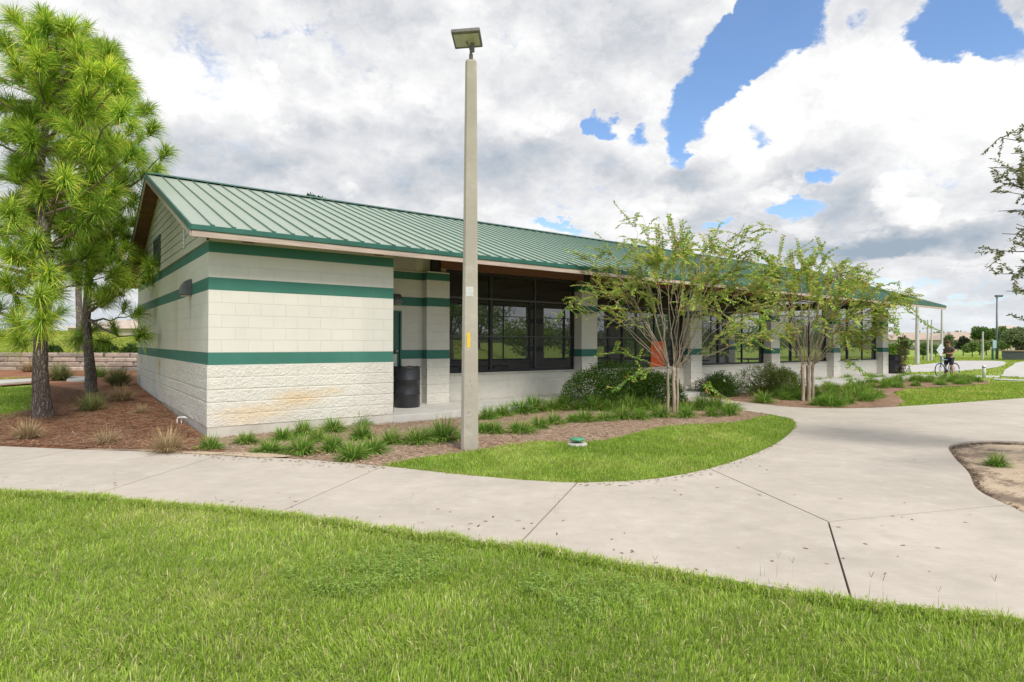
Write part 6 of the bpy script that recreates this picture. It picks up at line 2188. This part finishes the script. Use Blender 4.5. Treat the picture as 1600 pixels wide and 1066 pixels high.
# ------------------------------------------------------------------ cyclist
def cyclist():
    x, y = G(1481, 588.5, SOIL)
    z0 = SOIL
    # bicycle, heading towards screen left and a little to the camera
    hd = math.radians(200)
    M_tyre = pm('tyre_rubber', (.015, .015, .016), None, 1, .7)
    M_blue = pm('blue_bike_paint', (.30, .42, .52), (.22, .34, .45), 4, .35)
    M_sil = pm('silver_rim', (.55, .56, .58), None, 1, .35, metal=.6)
    b = empty('bicycle', (x - .10, y - .12, z0), hd, 'pale blue bicycle the cyclist is standing over', 'bicycle')
    R0 = .33
    for wx in (-.50, .55):
        t = MB()
        an = np.linspace(0, 2 * math.pi, 33)
        t.tube([(wx + R0 * math.cos(a), 0, R0 + R0 * math.sin(a)) for a in an], .022, 8, cap=False)
        w_ = t.build('tyre', M_tyre, b, smooth=True)
        t = MB(); t.tube([(wx + (R0 - .03) * math.cos(a), 0, R0 + (R0 - .03) * math.sin(a)) for a in an], .010, 6, cap=False)
        for k in range(16):
            a = k / 16 * 2 * math.pi
            t.tube([(wx, 0, R0), (wx + (R0 - .03) * math.cos(a), 0, R0 + (R0 - .03) * math.sin(a))], .0025, 3, cap=False)
        t.lathe([(.0, -.04), (.02, -.04), (.02, .04), (0, .04)], (wx, 0, R0), 10, axis='y')
        t.build('rim', M_sil, w_)
    t = MB()
    head_t, head_b, bb, seat = (.40, 0, .86), (.44, 0, .68), (-.02, 0, .30), (-.20, 0, .80)
    for a, c_, r_ in ((head_t, head_b, .024), (head_b, bb, .022), (head_t, seat, .018), (bb, (-.22, 0, .86), .020)):
        t.tube([a, c_], r_, 8)
    for s in (-.045, .045):
        t.tube([(head_b[0], s, head_b[2] - .02), (.55, s, R0)], .012, 6)
        t.tube([(bb[0], s * .8, bb[2]), (-.50, s, R0)], .010, 6)
        t.tube([(seat[0], s * .4, seat[2] - .05), (-.50, s, R0)], .009, 6)
    t.build('frame', M_blue, b)
    t = MB(); t.tube([(head_t[0] + .04, 0, .98), head_t], .016, 6); t.tube([(.36, -.29, 1.02), (.42, -.15, 1.0), (.44, 0, .98), (.42, .15, 1.0), (.36, .29, 1.02)], .013, 8)
    t.build('handlebar', M_black, b)
    t = MB(); t.tube([(-.36, 0, .90), (-.22, 0, .905), (-.08, 0, .89)], [.06, .05, .02], 8); t.build('saddle', M_black, b, smooth=True)
    t = MB()
    t.lathe([(.0, -.05), (.09, -.05), (.09, -.045), (0, -.045)], (bb[0], 0, bb[2]), 16, axis='y')
    t.tube([(bb[0], -.07, bb[2]), (bb[0] + .12, -.08, bb[2] - .12)], .010, 5); t.tube([(bb[0], .07, bb[2]), (bb[0] - .12, .08, bb[2] + .12)], .010, 5)
    t.box((bb[0] + .08, -.17, bb[2] - .135), (bb[0] + .17, -.08, bb[2] - .115)); t.box((bb[0] - .17, .08, bb[2] + .115), (bb[0] - .08, .17, bb[2] + .135))
    t.build('crank', M_tyre, b)
    # the rider stands astride the saddle's front, looking down at something in the hands
    p = empty('person', (x + .02, y - .06, z0), hd, 'person in brown T-shirt, dark shorts and cap standing over a blue bicycle', 'person')

    def skin(name, V, E, Rr, mat, sub=2):
        me = bpy.data.meshes.new(name)
        me.from_pydata(V, E, [])
        o = bpy.data.objects.new(name, me); COL.objects.link(o); o.parent = p
        m_ = o.modifiers.new('s', 'SKIN')
        me.skin_vertices[0].data[0].use_root = True
        for i, r_ in enumerate(Rr):
            me.skin_vertices[0].data[i].radius = (r_, r_) if not isinstance(r_, tuple) else r_
        m2 = o.modifiers.new('u', 'SUBSURF'); m2.levels = sub; m2.render_levels = sub
        me.materials.append(mat)
        for po in me.polygons: po.use_smooth = True
        return o
    M_skin = pm('skin', (.42, .20, .13), (.36, .165, .105), 6, .55)
    M_shirt = pm('brown_shirt_cloth', (.115, .088, .060), (.085, .065, .047), 8, .9)
    M_shorts = pm('navy_shorts_cloth', (.012, .016, .035), (.02, .024, .045), 8, .9)
    V = [(0, 0, .90), (0, 0, 1.05), (.01, 0, 1.25), (.02, 0, 1.42), (.05, 0, 1.50), (.09, 0, 1.60), (.11, 0, 1.68),   # 0-6 spine, neck, head
         (0, .10, .86), (.05, .15, .50), (-.02, .17, .10), (.10, .18, .045),          # 7-10 left leg
         (0, -.10, .86), (.06, -.15, .50), (-.02, -.17, .10), (.10, -.18, .045),      # 11-14 right leg
         (.01, .17, 1.42), (.02, .25, 1.20), (.20, .17, 1.12), (.27, .10, 1.14),          # 15-18 left arm
         (.01, -.17, 1.42), (.02, -.25, 1.20), (.20, -.17, 1.12), (.27, -.10, 1.14)]      # 19-22 right arm
    E = [(0, 1), (1, 2), (2, 3), (3, 4), (4, 5), (5, 6), (0, 7), (7, 8), (8, 9), (9, 10), (0, 11), (11, 12), (12, 13), (13, 14), (3, 15), (15, 16), (16, 17), (17, 18), (3, 19), (19, 20), (20, 21), (21, 22)]
    Rr = [.12, .11, .13, .11, .055, .085, .09, .085, .058, .035, .03, .085, .058, .035, .03, .055, .042, .032, .026, .055, .042, .032, .026]
    # fingers: five short chains per hand
    for s, wr in ((1, 18), (-1, 22)):
        for k in range(5):
            base_i = len(V)
            yy = s * .10 + (-s) * .012 * (k - 2)
            ln_ = (.035, .06, .065, .06, .048)[k]
            if k == 0:
                V += [(.275, s * .075, 1.165), (.295, s * .060, 1.185)]
            else:
                V += [(.27 + ln_ * .55, yy, 1.15 - .006 * k), (.27 + ln_ * .8, yy - s * .015, 1.175 - .006 * k)]
            Rr += [.010, .008]
            E += [(wr, base_i), (base_i, base_i + 1)]
    skin('body', V, E, Rr, M_skin, 1)
    skin('shirt', [(0, 0, .88), (0, 0, 1.05), (.01, 0, 1.25), (.02, 0, 1.41), (.045, 0, 1.47), (.01, .17, 1.41), (.02, .235, 1.25), (.01, -.17, 1.41), (.02, -.235, 1.25)],
         [(0, 1), (1, 2), (2, 3), (3, 4), (3, 5), (5, 6), (3, 7), (7, 8)], [(.165, .15), (.155, .14), (.175, .15), (.15, .13), .07, .085, .07, .085, .07], M_shirt, 2)
    skin('shorts', [(0, 0, .93), (0, .10, .84), (.045, .145, .56), (0, -.10, .84), (.05, -.145, .56)], [(0, 1), (1, 2), (0, 3), (3, 4)], [(.15, .14), .115, .10, .115, .10], M_shorts, 2)
    t = MB()
    t.lathe([(0, .105), (.05, .10), (.092, .06), (.105, .01), (.100, -.02)], (.10, 0, 1.68), 16)
    t.build('cap', pm('dark_red_cap_cloth', (.10, .03, .025), (.07, .025, .02), 8, .85), p, smooth=True)
    t = MB(); t.box((.18, -.06, 1.665), (.27, .06, 1.675)); t.build('cap_peak', bpy.data.materials['dark_red_cap_cloth'], p)
    fc = MB()
    fc.tube([(.195, 0, 1.64), (.215, 0, 1.60), (.205, 0, 1.595)], [.010, .014, .008], 6)
    for s in (-1, 1):
        fc.lathe([(0, -.006), (.012, 0), (0, .006)], (.192, s * .032, 1.635), 8, axis='x')
        fc.tube([(.10, s * .092, 1.655), (.10, s * .10, 1.63), (.105, s * .092, 1.61)], [.012, .014, .010], 6)
    fc.tube([(.196, -.025, 1.572), (.202, 0, 1.57), (.196, .025, 1.572)], .006, 5)
    fc.build('face', M_skin, p, smooth=True)
    for s in (-1, 1):
        t = MB(); t.tube([(-.06, s * .175, .05), (.05, s * .18, .05), (.17, s * .185, .035)], [.045, .05, .035], 10); t.build('shoe', M_tyre, p, smooth=True)
    ph = MB(); ph.cbox((.315, -.05, 1.13), (.325, .05, 1.21), .003)
    o = ph.build('phone', M_black)
    o.location = p.location; o.rotation_euler = (0, 0, hd)
    tag(o, 'small dark phone held up in the cyclist\'s hands', 'phone')


cyclist()
